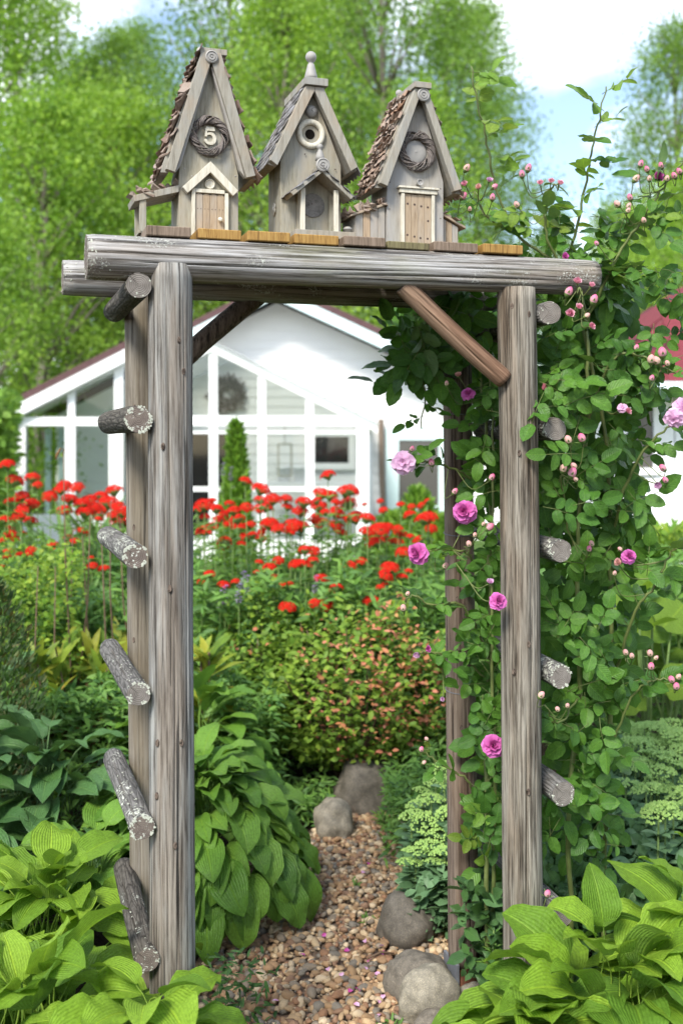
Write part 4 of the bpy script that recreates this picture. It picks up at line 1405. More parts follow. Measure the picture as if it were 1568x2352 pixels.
# --- tall house with the number 5
b = BH('birdhouse', 'tall narrow birdhouse bearing the number 5', (-0.318, 2.593, PLANK_TOP), 573, 1278, 0.0003845, 0.988)
D1 = 0.115
b.prism('body', [(388, 1278), (758, 1278), (758, 880), (600, 190), (548, 190), (388, 880)], 0, D1, BH_GREY)
for s in (-1, 1):
    mir = (lambda c: c) if s < 0 else (lambda c: 2 * 573 - c)
    r_ = b.prism('roof', [(mir(520), 146), (mir(535), 150), (mir(318), 905), (mir(270), 905), (mir(275), 880)], -0.012, D1 + 0.012, BH_TRIM)
    A = (b.x(mir(515)), b.z(140))
    B = (b.x(mir(268 if s < 0 else 286)), b.z(925))
    b.shingles(r_, A, B, -0.016, D1 + 0.014, 15, 3, SH_BARK, 5 + s, 0.15 if s < 0 else 0.06, 0.2, s)
    b.prism('barge_board', [(mir(512), 150), (mir(548), 150), (mir(566), 222), (mir(352), 908), (mir(296), 892)], -0.030, -0.0125, BH_TRIM)
    b.prism('barge_strip', [(mir(549), 215), (mir(571), 232), (mir(388), 862), (mir(356), 906)], -0.020, -0.001, BH_GREY3)
b.box('ridge_cap', 505, 672, 122, 158, -0.028, D1 + 0.02, BH_TRIM)
b.turned('rosette', 573, 180, -0.0305, [(40, -4), (40, 10), (33, 15), (30, 9), (24, 9), (22, 15), (14, 15), (12, 10), (8, 10), (6, 16), (2, 16)], BH_KNOB)
b.upright('finial', 552, 122, D1 * 0.5, [(18, 0), (14, 8), (11, 16), (22, 24), (30, 40), (31, 52), (25, 68), (14, 78), (3, 82)], BH_KNOB)
twig_wreath(b, 573, 652, 0, 126, 76, 1)
# the number, built from strokes
num = MB()
st = [Vector((b.x(x), 0, b.z(y))) for x, y in ((606, 606), (556, 606), (551, 650))]
bowl = [(551, 650), (566, 636), (588, 636), (603, 652), (605, 674), (595, 692), (573, 697), (553, 690), (545, 677)]
num.prism(b.poly([(553, 594), (604, 594), (608, 618), (555, 618)]), -0.006, 0.0005)
num.prism(b.poly([(549, 600), (562, 600), (558, 655), (545, 655)]), -0.0055, 0.0004)
sp = smooth_path([Vector((x, 0, y)) for x, y in bowl], 4)
for i in range(len(sp) - 1):
    p, q = sp[i], sp[i + 1]
    d_ = (q - p).normalized()
    nn = Vector((-d_.z, 0, d_.x))
    t0 = 4 + 7 * math.sin(math.pi * i / len(sp))
    t1 = 4 + 7 * math.sin(math.pi * (i + 1) / len(sp))
    e = -0.005 - 0.00008 * i
    num.prism(b.poly([((p + nn * t0).x, (p + nn * t0).z), ((q + nn * t1).x, (q + nn * t1).z), ((q - nn * t1).x, (q - nn * t1).z), ((p - nn * t0).x, (p - nn * t0).z)]), e, 0.0003)
num.lathe([(11 * b.m, 0), (11 * b.m, 0.0052)], 12, 0, Matrix.Translation((b.x(551), 0.0003, b.z(681))) @ Matrix.Rotation(R(90), 4, 'X'))
tag(num.build('number', BH_CREAM, b.o, WM[b.o]), 'raised cream numeral 5')
for s in (-1, 1):
    mir = (lambda c: c) if s < 0 else (lambda c: 2 * 575 - c)
    b.prism('pediment_board', [(575 - 0.3 * s, 815), (575 - 0.3 * s, 884), (mir(434), 1022), (mir(402), 987)], -0.018, -0.0005, BH_CREAM)
b.turned('button', 577, 951, -0.0005, [(32, 0), (32, 14), (27, 18), (22, 12), (4, 12)], BH_CREAM)
b.box('door_frame', 461, 485, 986, 1278, -0.011, -0.0004, BH_CREAM)
b.box('door_frame', 668, 691, 1004, 1278, -0.011, -0.0004, BH_CREAM)
b.box('door_frame', 486, 667, 986, 1010, -0.0105, -0.0004, BH_CREAM)
door = b.box('door', 486, 667, 1012, 1277, -0.0025, -0.0003, BH_DISC)
for k in range(4):
    x0 = 488 + k * 44.7
    pts = [(x0, 1276), (x0 + 43, 1276), (x0 + 43, 1022), (x0 + 32, 1013), (x0 + 12, 1013), (x0, 1022)]
    b.prism('plank', pts, -0.0065, -0.0026, BH_DOOR, door, 0.0005)
nails(b, [(500 + k * 45 + d_, 1108) for k in range(4) for d_ in (0, 20)], -0.0065, NAIL, 2.6, door)
b.turned('knob', 637, 1172, -0.0065, [(6, 0), (6, 8), (13, 12), (15, 20), (11, 28), (3, 31)], BH_CREAM, door)
nails(b, [(422, 862), (740, 885), (468, 905), (680, 515), (630, 300), (465, 510)], 0.0, BH_KNOB, 5)
# lean-to on the left
lean = b.prism('side_roof', [(110, 1052), (118, 1090), (386, 1012), (386, 970)], -0.004, D1 - 0.01, BH_TRIM)
for k in range(14):
    rd = random.Random(k)
    t = (k % 7) / 6.5
    p = Vector((b.x(95 + 290 * t), rd.uniform(0, D1 - 0.03), b.z(1046 - 84 * t)))
    M = WM[b.o] @ frame(p, (-1, rd.uniform(-.4, .4), rd.uniform(-.05, .35)), (0.2, rd.uniform(-.3, .3), 1)) @ Matrix.Diagonal((0.042, 0.03, 1.6, 1))
    add('shingle', SH_BARK[k % 5], lean, M)
for y0 in (0.0, D1 - 0.03):
    b.box('side_post', 150, 190, 1062, 1278, y0, y0 + 0.014, BH_GREY)
b.box('side_rail', 191, 386, 1190, 1212, D1 - 0.03, D1 - 0.018, BH_GREY)
b.box('side_floor', 145, 386, 1262, 1278, 0.0, D1 - 0.01, BH_GREY)

# --- middle house with the round entrance
b = BH('birdhouse', 'birdhouse with round entrance hole, little porch and tall finial', (-0.075, 2.66, PLANK_TOP), 1212, 1292, 0.0003944, 0.958)
D2 = 0.118
b.prism('body', [(1023, 1292), (1400, 1292), (1400, 800), (1234, 372), (1190, 372), (1023, 800)], 0, D2, BH_GREY)
for s in (-1, 1):
    mir = (lambda c: c) if s < 0 else (lambda c: 2 * 1212 - c)
    r_ = b.prism('roof', [(mir(1165), 330), (mir(1195), 330), (mir(985), 850), (mir(930), 832)], -0.012, D2 + 0.02, BH_TRIM)
    b.shingles(r_, (b.x(mir(1165)), b.z(330)), (b.x(mir(915)), b.z(868)), -0.012, D2 + 0.022, 13, 6, SH_SLATE, 15 + s, 0.10, 0.06, s)
    b.prism('barge_board', [(1212 + s * 0.8, 345), (mir(1158), 345), (mir(942), 820), (mir(985), 850), (1212 + s * 0.8, 372)], -0.032, -0.0125, BH_TRIM)
b.box('ridge_cap', 1146, 1290, 296, 342, -0.040, D2 + 0.035, BH_TRIM)
b.upright('finial', 1220, 296, 0.012, [(40, 0), (40, 12), (32, 20), (24, 26), (39, 34), (40, 48), (34, 72), (27, 100), (21, 124), (16, 128), (14, 136), (26, 144), (34, 160), (35, 174), (28, 192), (16, 202), (3, 206)], BH_KNOB)
b.turned('button', 1212, 478, 0.0, [(40, 0), (40, 8), (36, 20), (26, 30), (12, 36), (8, 34), (5, 40), (1, 41)], BH_KNOB)
ring = MB().torus(75 * b.m, 19 * b.m, 36, 12).build('entrance_ring', BH_CREAM, b.o, WM[b.o] @ Matrix.Translation((b.x(1209), -0.003, b.z(620))) @ Matrix.Rotation(R(90), 4, 'X'), True)
b.turned('entrance_hole', 1205, 620, -0.0006, [(31, -2), (31, 0.8), (1, 0.9)], BLACK)
# porch
py0 = -0.052
b.box('porch_floor', 1078, 1446, 1245, 1292, py0 - 0.006, -0.001, BH_TRIM)
for x0, x1 in ((1116, 1143), (1322, 1349)):
    b.box('porch_post', x0, x1, 985, 1244, py0 + 0.004, py0 + 0.014, BH_CREAM)
for x0, x1 in ((1121, 1145), (1318, 1343)):
    b.box('porch_post', x0, x1, 1000, 1244, -0.012, -0.001, BH_GREY)
for s in (-1, 1):
    mir = (lambda c: c) if s < 0 else (lambda c: 2 * 1236 - c)
    r_ = b.prism('porch_roof', [(1236 + s * 0.5, 868), (1236 + s * 0.5, 892), (mir(1060), 1046), (mir(1044), 1028)], py0 - 0.012, -0.0008, BH_TRIM)
    b.shingles(r_, (1, 1) and (b.x(1236), b.z(866)), (b.x(mir(1030)), b.z(1042)), py0 - 0.014, -0.001, 6, 4, SH_SLATE, 25 + s, 0.12, 0.08, s)
b.box('porch_ridge', 1216, 1256, 848, 866, py0 - 0.010, -0.0008, BH_TRIM)
b.turned('rosette', 1237, 848, py0 - 0.0125, [(43, -4), (43, 10), (36, 14), (33, 9), (26, 9), (24, 14), (15, 14), (13, 9), (8, 9), (6, 15), (2, 15)], BH_KNOB)
b.upright('porch_finial', 1238, 806, py0 + 0.012, [(30, 0), (27, 22), (20, 48), (13, 62), (11, 68), (19, 76), (20, 88), (13, 100), (3, 104)], BH_KNOB)
b.turned('round_panel', 1222, 1065, 0.0, [(76, 0), (76, 6), (72, 9), (3, 10)], BH_DISC)
nails(b, [(1215, 1056), (1362, 828), (1352, 1120), (1172, 748)], -0.004, NAIL, 4)
# wooden flower on the left wall
fl = MB()
for k in range(6):
    a = k * 1.047
    fl.lathe([(0.0075, 0), (0.0075, 0.0022), (0.005, 0.003)], 10, 0, Matrix.Translation((0.0095 * math.cos(a), 0.0095 * math.sin(a), 0.0002 * k)))
fl.lathe([(0.006, 0.001), (0.006, 0.0045), (0.001, 0.005)], 10, 1)
fl.build('wooden_flower', [BH_TRIM, BH_KNOB], b.o, WM[b.o] @ Matrix.Translation((b.x(1023) - 0.0003, 0.055, b.z(1075))) @ Matrix.Rotation(R(-90), 4, 'Y') , True)
pot = thing('toy_flower_pot', 'tiny grey pot on the porch floor of the middle birdhouse', 'pot', WM[b.o] @ Vector((b.x(1418), py0 + 0.02, b.z(1244.5))))
MB().lathe([(0.0075, 0), (0.0095, 0.010), (0.011, 0.0105), (0.011, 0.014), (0.009, 0.014)], 14).build('pot_body', BH_KNOB, pot, None, True)
MB().lathe([(0.0085, 0.0142), (0.0085, 0.017), (0.004, 0.0175)], 9).build('pot_top', BH_TRIM, pot, None)

# --- right-hand house with the curled shingles
b = BH('birdhouse', 'birdhouse with curled bark shingles and a wide wreath round a disc', (0.186, 2.713, PLANK_TOP), 672, 1352, 0.0003352, 0.929)
D3 = 0.118
b.prism('body', [(460, 1352), (882, 1352), (882, 860), (712, 225), (650, 225), (460, 860)], 0, D3, BH_GREY3)
for s in (-1, 1):
    mir = (lambda c: c) if s < 0 else (lambda c: 2 * 678 - c)
    r_ = b.prism('roof', [(mir(622), 200), (mir(650), 200), (mir(412), 950), (mir(355), 950), (mir(360), 925)], -0.012, D3 + 0.014, BH_TRIM)
    b.shingles(r_, (b.x(mir(620)), b.z(195)), (b.x(mir(345)), b.z(975)), -0.012, D3 + 0.018, 15, 6, SH_CURL, 35 + s, 0.17, 0.2, s)
    b.prism('barge_board', [(mir(632), 205), (677 + s * 0.8, 205), (677 + s * 0.8, 262), (mir(655), 290), (mir(430), 945), (mir(374), 925)], -0.034, -0.0125, BH_TRIM)
cap = b.box('ridge_cap', 618, 744, 160, 204, -0.042, D3 + 0.03, BH_TRIM)
b.turned('rosette', 690, 250, -0.0345, [(49, -4), (49, 11), (41, 16), (38, 10), (30, 10), (27, 16), (18, 16), (15, 10), (9, 10), (7, 17), (2, 17)], BH_KNOB)
b.upright('finial', 664, 160, D3 - 0.01, [(22, 0), (17, 10), (13, 26), (24, 34), (27, 48), (24, 62), (12, 72), (2, 75)], BH_KNOB)
twig_wreath(b, 672, 648, 0, 152, 88, 2)
b.turned('round_panel', 672, 648, 0.0, [(84, 0), (84, 5), (76, 9), (40, 12), (12, 13), (9, 15), (2, 15)], BH_KNOB)
b.turned('peg', 685, 888, 0.0, [(14, 0), (13, 24), (22, 34), (27, 50), (25, 64), (17, 62), (13, 56), (2, 56)], BH_KNOB)
b.box('door_lintel', 541, 823, 936, 968, -0.013, -0.0004, BH_CREAM)
b.box('door_lintel', 532, 832, 920, 935, -0.017, -0.0004, BH_CREAM)
b.box('door_frame', 556, 580, 970, 1352, -0.011, -0.0004, BH_CREAM)
b.box('door_frame', 782, 806, 970, 1352, -0.011, -0.0004, BH_CREAM)
door = b.box('door', 582, 780, 972, 1350, -0.0025, -0.0003, BH_DISC)
for k in range(4):
    x0 = 583.5 + k * 49.3
    b.box('plank', x0, x0 + 47.5, 973 + (k % 2) * 3, 1349, -0.0068, -0.0026, BH_DOOR, door, 0.0005)
nails(b, [(605, 1045), (656, 1048), (706, 1058), (756, 1062), (603, 1278), (656, 1288), (700, 1296), (754, 1298), (758, 1165)], -0.0068, NAIL, 8, door)
nails(b, [(480, 890), (478, 1090), (860, 910), (860, 1135), (862, 1310)], 0.0, NAIL, 4)
lb = b.prism('side_box', [(236, 1352), (458, 1352), (458, 1050), (236, 1130)], 0.012, D3 - 0.01, BH_GREY3)
for k in range(4):
    x0 = 240 + k * 54
    b.prism('plank', [(x0, 1349), (x0 + 51, 1349), (x0 + 51, 1124 - (x0 + 51 - 236) * 0.32), (x0, 1130 - (x0 - 236) * 0.32)], 0.008, 0.0118, BH_DOOR if k in (1,) else BH_GREY3, lb, 0.0004)
l_ = b.prism('side_roof', [(196, 1150), (196, 1164), (459, 1062), (459, 1042)], 0.0, D3 - 0.002, BH_DOOR)
rd = random.Random(77)
for k in range(20):
    t = (k % 7) / 6.2
    p = Vector((b.x(185 + 262 * t), rd.uniform(0.0, D3 - 0.02), b.z(1146 - 104 * t)))
    M = WM[b.o] @ frame(p, (-1, rd.uniform(-.5, .5), rd.uniform(-.3, .35)), (-.3, rd.uniform(-.4, .4), 1)) @ Matrix.Diagonal((0.026, 0.02, 2.2, 1))
    add('shingle', SH_CURL[k % 6], l_, M)
rb = b.prism('side_box', [(884, 1352), (1030, 1352), (1030, 1172), (884, 1098)], 0.03, D3 + 0.01, BH_GREY3)
for k in range(3):
    x0 = 888 + k * 47
    b.prism('plank', [(x0, 1349), (x0 + 44, 1349), (x0 + 44, 1104 + (x0 + 44 - 884) * 0.5), (x0, 1104 + (x0 - 884) * 0.5)], 0.026, 0.0298, (BH_GREY3, BH_DOOR, BH_GREY3)[k], rb, 0.0004)
r_ = b.prism('side_roof', [(884, 1072), (884, 1092), (1078, 1190), (1078, 1172)], 0.018, D3 + 0.02, BH_DOOR)
for k in range(14):
    t = (k % 6) / 5.4
    p = Vector((b.x(905 + 180 * t), rd.uniform(0.02, D3 + 0.01), b.z(1078 + 95 * t)))
    M = WM[b.o] @ frame(p, (1, rd.uniform(-.3, .3), -0.45 + rd.uniform(-.1, .2)), (.3, rd.uniform(-.3, .3), 1)) @ Matrix.Diagonal((0.026, 0.02, 1.2, 1))
    add('shingle', SH_CURL[k % 6], r_, M)
# ------------------------------------------------------------------ stones by the path
def boulder(x, y, Y, sx, sy, sz, mat, label, seed, rz=0.0, sink=0.3):
    c = G(x, Y, 0)
    me = mesh('boulder', *rock(4, seed, 0.24, 1.25), [mat])
    M = Matrix.Translation((c.x, c.y, sz * (1 - sink))) @ Matrix.Rotation(rz, 4, 'Z') @ Matrix.Diagonal((sx, sy, sz, 1))
    tag(add('boulder', me, None, M), label, 'boulder', 'boulders along the gravel path')


boulder(962, 2250, 3.17, 0.10, 0.095, 0.085, BOULDER_D, 'large dark boulder touching the rusty foot of the rear post', 3, 0.4, 0.5)
boulder(935, 2130, 3.50, 0.085, 0.10, 0.10, BOULDER_D, 'dark upright boulder behind the largest one, under the pale green flower heads', 5, 1.0, 0.5)
boulder(985, 2320, 3.03, 0.085, 0.075, 0.085, BOULDER, 'rounded tan speckled boulder in front of the dark one', 8, 0.2, 0.25)
boulder(1000, 2400, 2.93, 0.075, 0.06, 0.05, BOULDER_D, 'low purplish boulder at the bottom edge of the picture', 11, 0.9)
boulder(1085, 2300, 3.08, 0.033, 0.03, 0.05, BOULDER, 'small grey stone before the rusty post foot', 12, 0.2)
boulder(765, 1930, 4.42, 0.085, 0.08, 0.11, BOULDER, 'grey stone at the end of the path beside the green hosta', 14, 0.4, 0.55)
boulder(838, 1900, 4.72, 0.14, 0.11, 0.155, BOULDER_D, 'large brownish stone at the far end of the gravel path', 17, 0.1, 0.5)
boulder(885, 1890, 4.85, 0.10, 0.08, 0.13, BOULDER_D, 'brown stone to the right behind the far path stones', 19, 1.3, 0.5)


# ------------------------------------------------------------------ leafy plants
def blocked(p, pad=0.004):
    p = Vector(p)
    for a, b_, r in LOGS:
        d = b_ - a
        t = max(0.0, min(1.0, (p - a).dot(d) / d.dot(d)))
        if (p - (a + d * t)).length < r + pad:
            return True
    return False


def hosta_set(mat, n, seed, wl=0.62):
    rd = random.Random(seed)
    out = []
    for i in range(n):
        V, F, uv = blade(1.0, wl * rd.uniform(0.88, 1.12), OVATE, 12, 8, rd.uniform(0.6, 1.5), -0.15, rd.uniform(0.16, 0.4), rd.uniform(0.02, 0.055), rd.choice((2, 3)), rd.uniform(0, 6), 0.9, 0.018, rd.uniform(-0.45, 0.45))
        out.append(mesh('leaf', V, F, [mat], uv))
    return out


LIME, GREEN, BLUE = hosta_set(HOSTA_LIME, 8, 1, 0.72), hosta_set(HOSTA_GREEN, 8, 2, 0.58), hosta_set(HOSTA_BLUE, 7, 3, 0.55)


def hosta(name, label, cat, c, Rd, H, n, Lr, metas, seed, pitch=(70, -25), keep=None, group='hostas in the beds', flat=0.5):
    rd = random.Random(seed)
    t_ = thing(name, label, cat, c, 0, group)
    c = Vector(c)
    made = 0
    k = 0
    while made < n and k < n * 6:
        k += 1
        t = ((made + rd.random()) / n) ** 0.62
        az = k * 2.39996 + rd.uniform(-.25, .25)
        if flat and rd.random() < flat:
            az = -math.pi / 2 + rd.gauss(0, 0.95)
        L = rd.uniform(*Lr) * (0.8 + 0.3 * t)
        rho = Rd * (0.06 + 0.62 * t)
        z = H * (0.98 - 0.62 * t ** 1.7) * rd.uniform(0.86, 1.06)
        p = c + Vector((rho * math.cos(az), rho * math.sin(az), z))
        pt = R(pitch[0] + (pitch[1] - pitch[0]) * t + rd.gauss(0, 11))
        d = Vector((math.cos(az) * math.cos(pt), math.sin(az) * math.cos(pt), math.sin(pt)))
        mid, tip = p + d * L * 0.45, p + d * L * 0.8 - Vector((0, 0, L * 0.25))
        if keep and not keep(mid):
            continue
        if any(blocked(q, 0.012) for q in (p, mid, tip, (p + mid) / 2)):
            continue
        nrm = Vector((-math.cos(az) * math.sin(pt), -math.sin(az) * math.sin(pt), math.cos(pt))) + rvec(rd, 0.22)
        M = frame(p, d, nrm) @ Matrix.Diagonal((L, L * rd.uniform(0.85, 1.12), L, 1))
        add('leaf', metas[rd.randrange(len(metas))], t_, M)
        made += 1
    return t_


def in_view(q, m=260):
    x, y = 784 + FOC * q.x / q.y, 1000 - FOC * (q.z - CAM_Z) / q.y
    return -m < x < 1568 + m and y < 2352 + m


# lime hostas in the foreground
hosta('lime_hosta', 'large lime green hosta in the bottom left corner, before the left post', 'hosta', (-0.68, 2.34, 0), 0.44, 0.50, 100, (0.145, 0.205), LIME, 21, (62, -18), in_view)
hosta('lime_hosta', 'lime green hosta behind the lowest left rung, left of the other lime one', 'hosta', (-0.80, 2.95, 0), 0.38, 0.50, 66, (0.14, 0.19), LIME, 22, (55, -10), in_view)
hosta('lime_hosta', 'low lime green hosta at the foot of the front left post', 'hosta', (-0.40, 2.24, 0), 0.30, 0.52, 56, (0.15, 0.20), LIME, 23, (45, -25), in_view)
hosta('lime_hosta', 'large lime green hosta at the foot of the right front post', 'hosta', (0.64, 2.48, 0), 0.42, 0.50, 90, (0.15, 0.21), LIME, 24, (68, -15), in_view)
hosta('lime_hosta', 'lime green hosta in the bottom right corner', 'hosta', (0.93, 2.62, 0), 0.38, 0.56, 64, (0.15, 0.21), LIME, 25, (65, -10), in_view)
hosta('lime_hosta', 'lime green hosta spreading over the path edge beside the boulders', 'hosta', (0.44, 2.38, 0), 0.30, 0.40, 50, (0.15, 0.20), LIME, 26, (45, -20), lambda q: in_view(q) and not (784 + FOC * q.x / q.y < 1150 and 1000 - FOC * (q.z - CAM_Z) / q.y < 2330))
# green hosta mound inside the arch
hosta('green_hosta', 'mounded mid green hosta beside the gravel path, inside the arch', 'hosta', (-0.50, 3.72, 0), 0.50, 0.55, 215, (0.135, 0.19), GREEN, 27, (60, -42))
hosta('green_hosta', 'lighter green hosta clump just behind the big mound', 'hosta', (-0.62, 4.45, 0), 0.42, 0.62, 60, (0.15, 0.2), GREEN, 28, (70, -15))
# blue-green plants on the left behind the posts
hosta('blue_green_hosta', 'dark blue-green hosta behind the rungs of the left posts', 'hosta', (-1.02, 3.75, 0), 0.42, 0.62, 80, (0.15, 0.2), BLUE, 29, (60, -25), in_view)
hosta('blue_green_hosta', 'dark blue-green hosta at the left edge under the conifer', 'hosta', (-1.30, 3.55, 0), 0.36, 0.66, 60, (0.14, 0.19), BLUE, 30, (65, -20), in_view)
hosta('green_hosta', 'green hosta low in the shade between the lime hosta and the rear left post', 'hosta', (-0.78, 3.40, 0), 0.34, 0.40, 56, (0.14, 0.19), GREEN, 31, (45, -25))
hosta('blue_green_hosta', 'dusky blue-green hosta at the left edge behind the conifer', 'hosta', (-1.48, 4.5, 0), 0.36, 0.74, 50, (0.16, 0.2), BLUE, 32, (65, -15), in_view)


# generic helpers for the looser plants
def lm_(V, F, uv): return V, F, uv


def frames_np(items):
    return np.array([[list(r) for r in M] for M in items])


LANCE_B = blade(1.0, 0.26, LANCE, 4, 2, 0.5, -0.1, 0.3)
OVAL_B = blade(1.0, 0.55, ELLIP, 3, 2, 0.35, -0.1, 0.25)
BLADE_B = blade(1.0, 0.055, pf(0.15, 0.5), 7, 2, 0.9, -0.1, 0.35)


def leaf_mass(name, label, cat, pts_fn, n, size, base, mat, seed, up=0.55, lift=0.2, parent=None):
    rd = random.Random(seed)
    Ms = []
    for k in range(n):
        p = pts_fn(rd)
        d = Vector((rd.gauss(0, 1), rd.gauss(0, 1), rd.gauss(lift, 0.5)))
        nrm = Vector((rd.gauss(0, .55), rd.gauss(-.35, .55), rd.gauss(up + 0.4, .4)))
        s = rd.uniform(*size)
        Ms.append(frame(p, d, nrm) @ Matrix.Diagonal((s, s, s, 1)))
    me = scatter(name, base, frames_np(Ms), [mat], np.random.RandomState(seed).rand(n))
    o = add(name, me, parent, IDN if parent else None)
    if parent is None:
        tag(o, label, cat, None, 'stuff')
    else:
        o['kind'] = 'stuff'
    return o


# ---- scarlet flowers
rs_ = random.Random(31)
heads = []
for s in range(4):
    rd = random.Random(s)
    V, F, uv = [], [], []
    nf = 52
    for k in range(nf):
        t = (k + 0.5) / nf
        ph = math.acos(1 - t * 0.92)
        a = k * 2.39996
        nrm = Vector((math.sin(ph) * math.cos(a), math.sin(ph) * math.sin(a), math.cos(ph))) + rvec(rd, 0.12)
        nrm.normalize()
        c = Vector((nrm.x, nrm.y, nrm.z * 0.74)) * rd.uniform(0.8, 1.0)
        M = frame(c, nrm.orthogonal(), nrm) @ Matrix.Rotation(rd.uniform(0, 6), 4, 'Z')
        r = rd.uniform(0.2, 0.27)
        for q in range(5):
            a2 = q * 1.2566
            o = len(V)
            for rr, da, z, u in ((0.02, 0, 0, 0.2), (r * 0.8, -0.46, 0.03, 0.8), (r, 0.0, -0.03, 1), (r * 0.8, 0.46, 0.03, 0.8)):
                V.append(tuple(M @ Vector((rr * math.cos(a2 + da), rr * math.sin(a2 + da), z))))
                uv.append((u, 0.5))
            F.append([o, o + 1, o + 2, o + 3])
    heads.append(mesh('flower_head', V, F, [RED], uv, False))
stemfol = []
for s in range(5):
    rd = random.Random(50 + s)
    mb = MB()
    z = 0.12
    while z < 0.93:
        a = rd.uniform(0, 3.14)
        for q in (0, math.pi):
            V, F, uv = blade(rd.uniform(0.09, 0.13) * (1.15 - 0.5 * z), 0.035, LANCE, 4, 2, 0.8, -0.5, 0.3)
            mb.put(V, F, 0, Matrix.Translation((0, 0, z)) @ Matrix.Rotation(a + q, 4, 'Z') @ Matrix.Diagonal((1, 1, 1, 1)), uv)
        z += rd.uniform(0.055, 0.085)
    stemfol.append(mb.mesh('foliage', BED_LEAF, True, True))
stem_me = MB().tube([(0, 0, 0), (0.006, 0.004, 0.5), (0, 0, 1)], [0.0042, 0.0036, 0.0024], 5).mesh('stem', STEM_G, True)
calyx_me = MB().lathe([(0.05, -0.55), (0.35, -0.25), (0.7, 0.05), (0.5, 0.2)], 8).mesh('calyx', STEM_G, True)

LEFT = [(18, 1070), (35, 1108), (75, 1100), (86, 1116), (52, 1142), (30, 1158), (72, 1162), (116, 1143), (150, 1118), (178, 1122), (262, 1130), (160, 1150), (188, 1160), (205, 1152), (232, 1143),
        (250, 1158), (214, 1170), (240, 1172), (270, 1165), (226, 1190), (262, 1188), (282, 1178), (196, 1180), (150, 1176), (280, 1205), (50, 1182), (12, 1196), (70, 1200), (188, 1224), (168, 1250), (26, 1232), (16, 1246), (72, 1266), (274, 1198), (140, 1128)]
MIDDLE = [(563, 1107), (599, 1127), (598, 1152), (627, 1150), (470, 1163), (497, 1172), (456, 1172), (566, 1168), (596, 1172), (612, 1168), (657, 1148), (660, 1167), (698, 1157), (753, 1094), (737, 1138), (757, 1141), (793, 1133),
          (805, 1129), (733, 1167), (773, 1182), (722, 1197), (740, 1201), (815, 1193), (843, 1193), (545, 1195), (528, 1206), (503, 1196), (488, 1212), (550, 1214), (575, 1208), (640, 1217), (618, 1206), (672, 1211), (690, 1214), (516, 1250),
          (783, 1226), (842, 1226), (852, 1241), (888, 1214), (872, 1220), (918, 1226), (940, 1184), (984, 1192), (972, 1196), (990, 1216), (908, 1249), (866, 1249), (700, 1266), (718, 1268), (690, 1297), (708, 1299), (678, 1298), (800, 1303),
          (829, 1292), (895, 1308), (884, 1325), (738, 1332), (772, 1353), (660, 1398), (722, 1387), (746, 1392), (851, 1383), (620, 1307), (481, 1321), (468, 1222), (600, 1240), (640, 1289), (568, 1236), (926, 1272), (962, 1244), (800, 1160), (470, 1190), (690, 1178), (770, 1210), (512, 1182), (536, 1176)]
rx_ = random.Random(77)
LEFT += [(rx_.uniform(-5, 284), 1165 + 150 * rx_.random() ** 1.5) for k in range(26)]
MIDDLE += [(rx_.uniform(448, 1010), 1150 + 200 * rx_.random() ** 1.3) for k in range(48)]
allf = [(x, y, 0) for x, y in LEFT] + [(x, y, 1) for x, y in MIDDLE]
for i, (x, y, grp) in enumerate(allf):
    if y < 1260:
        Y = 5.7 + rs_.uniform(0, 1.0) - (y - 1100) * 0.001
    else:
        Y = 5.45 - (y - 1260) * 0.004 + rs_.uniform(0, .25)
    p = P(x, y, Y)
    lab = 'scarlet flower with domed head in the dense bed beyond the arch' if grp else 'scarlet flower with domed head in the bed left of the posts'
    gname = 'scarlet flowers in the middle bed' if grp else 'scarlet flowers in the left bed'
    if (x, y) == (753, 1094):
        lab = 'tallest scarlet flower in the middle, standing alone before the veranda'
    elif (x, y) == (660, 1398):
        lab = 'lowest scarlet flower, nearest the salmon-tipped shrub'
    elif (x, y) == (18, 1070):
        lab = 'highest scarlet flower of the left bed, at the picture edge'
    t_ = thing('scarlet_flower', lab, 'flower', (p.x, p.y, 0), rs_.uniform(0, 6), gname)
    hd = rs_.uniform(0.036, 0.058) * (1.05 if Y > 5.6 else 0.88)
    if x != int(x):
        hd = rs_.uniform(0.017, 0.036)
    base = WM[t_]
    tilt = Matrix.Rotation(rs_.gauss(0, 0.2), 4, 'X') @ Matrix.Rotation(rs_.gauss(0, 0.25), 4, 'Y')
    add('stem', stem_me, t_, base @ Matrix.Diagonal((1, 1, p.z, 1)))
    add('foliage', stemfol[i % 5], t_, base @ Matrix.Diagonal((1, 1, p.z, 1)))
    hm = base @ Matrix.Translation((0, 0, p.z)) @ tilt @ Matrix.Diagonal((hd, hd, hd, 1))
    add('flower_head', heads[i % 4], t_, hm)
    add('calyx', calyx_me, t_, hm)


# ---- masses of leaves in the beds
def slab_pts(x0, x1, Y0, Y1, z0, ztop):
    def f(rd):
        Y = rd.uniform(Y0, Y1)
        x = rd.uniform(x0, x1)
        zt = ztop(x, Y) if callable(ztop) else ztop
        z = z0 + (zt - z0) * (1 - rd.random() ** 1.6 * 0.95)
        q = G(x, Y)
        return Vector((q.x, Y, z))
    return f


def bump_top(a, h, s=1.7, seed=0.0):
    return lambda x, Y: a + h * mnoise.noise((x / 160.0 * s, Y * 1.3, seed))


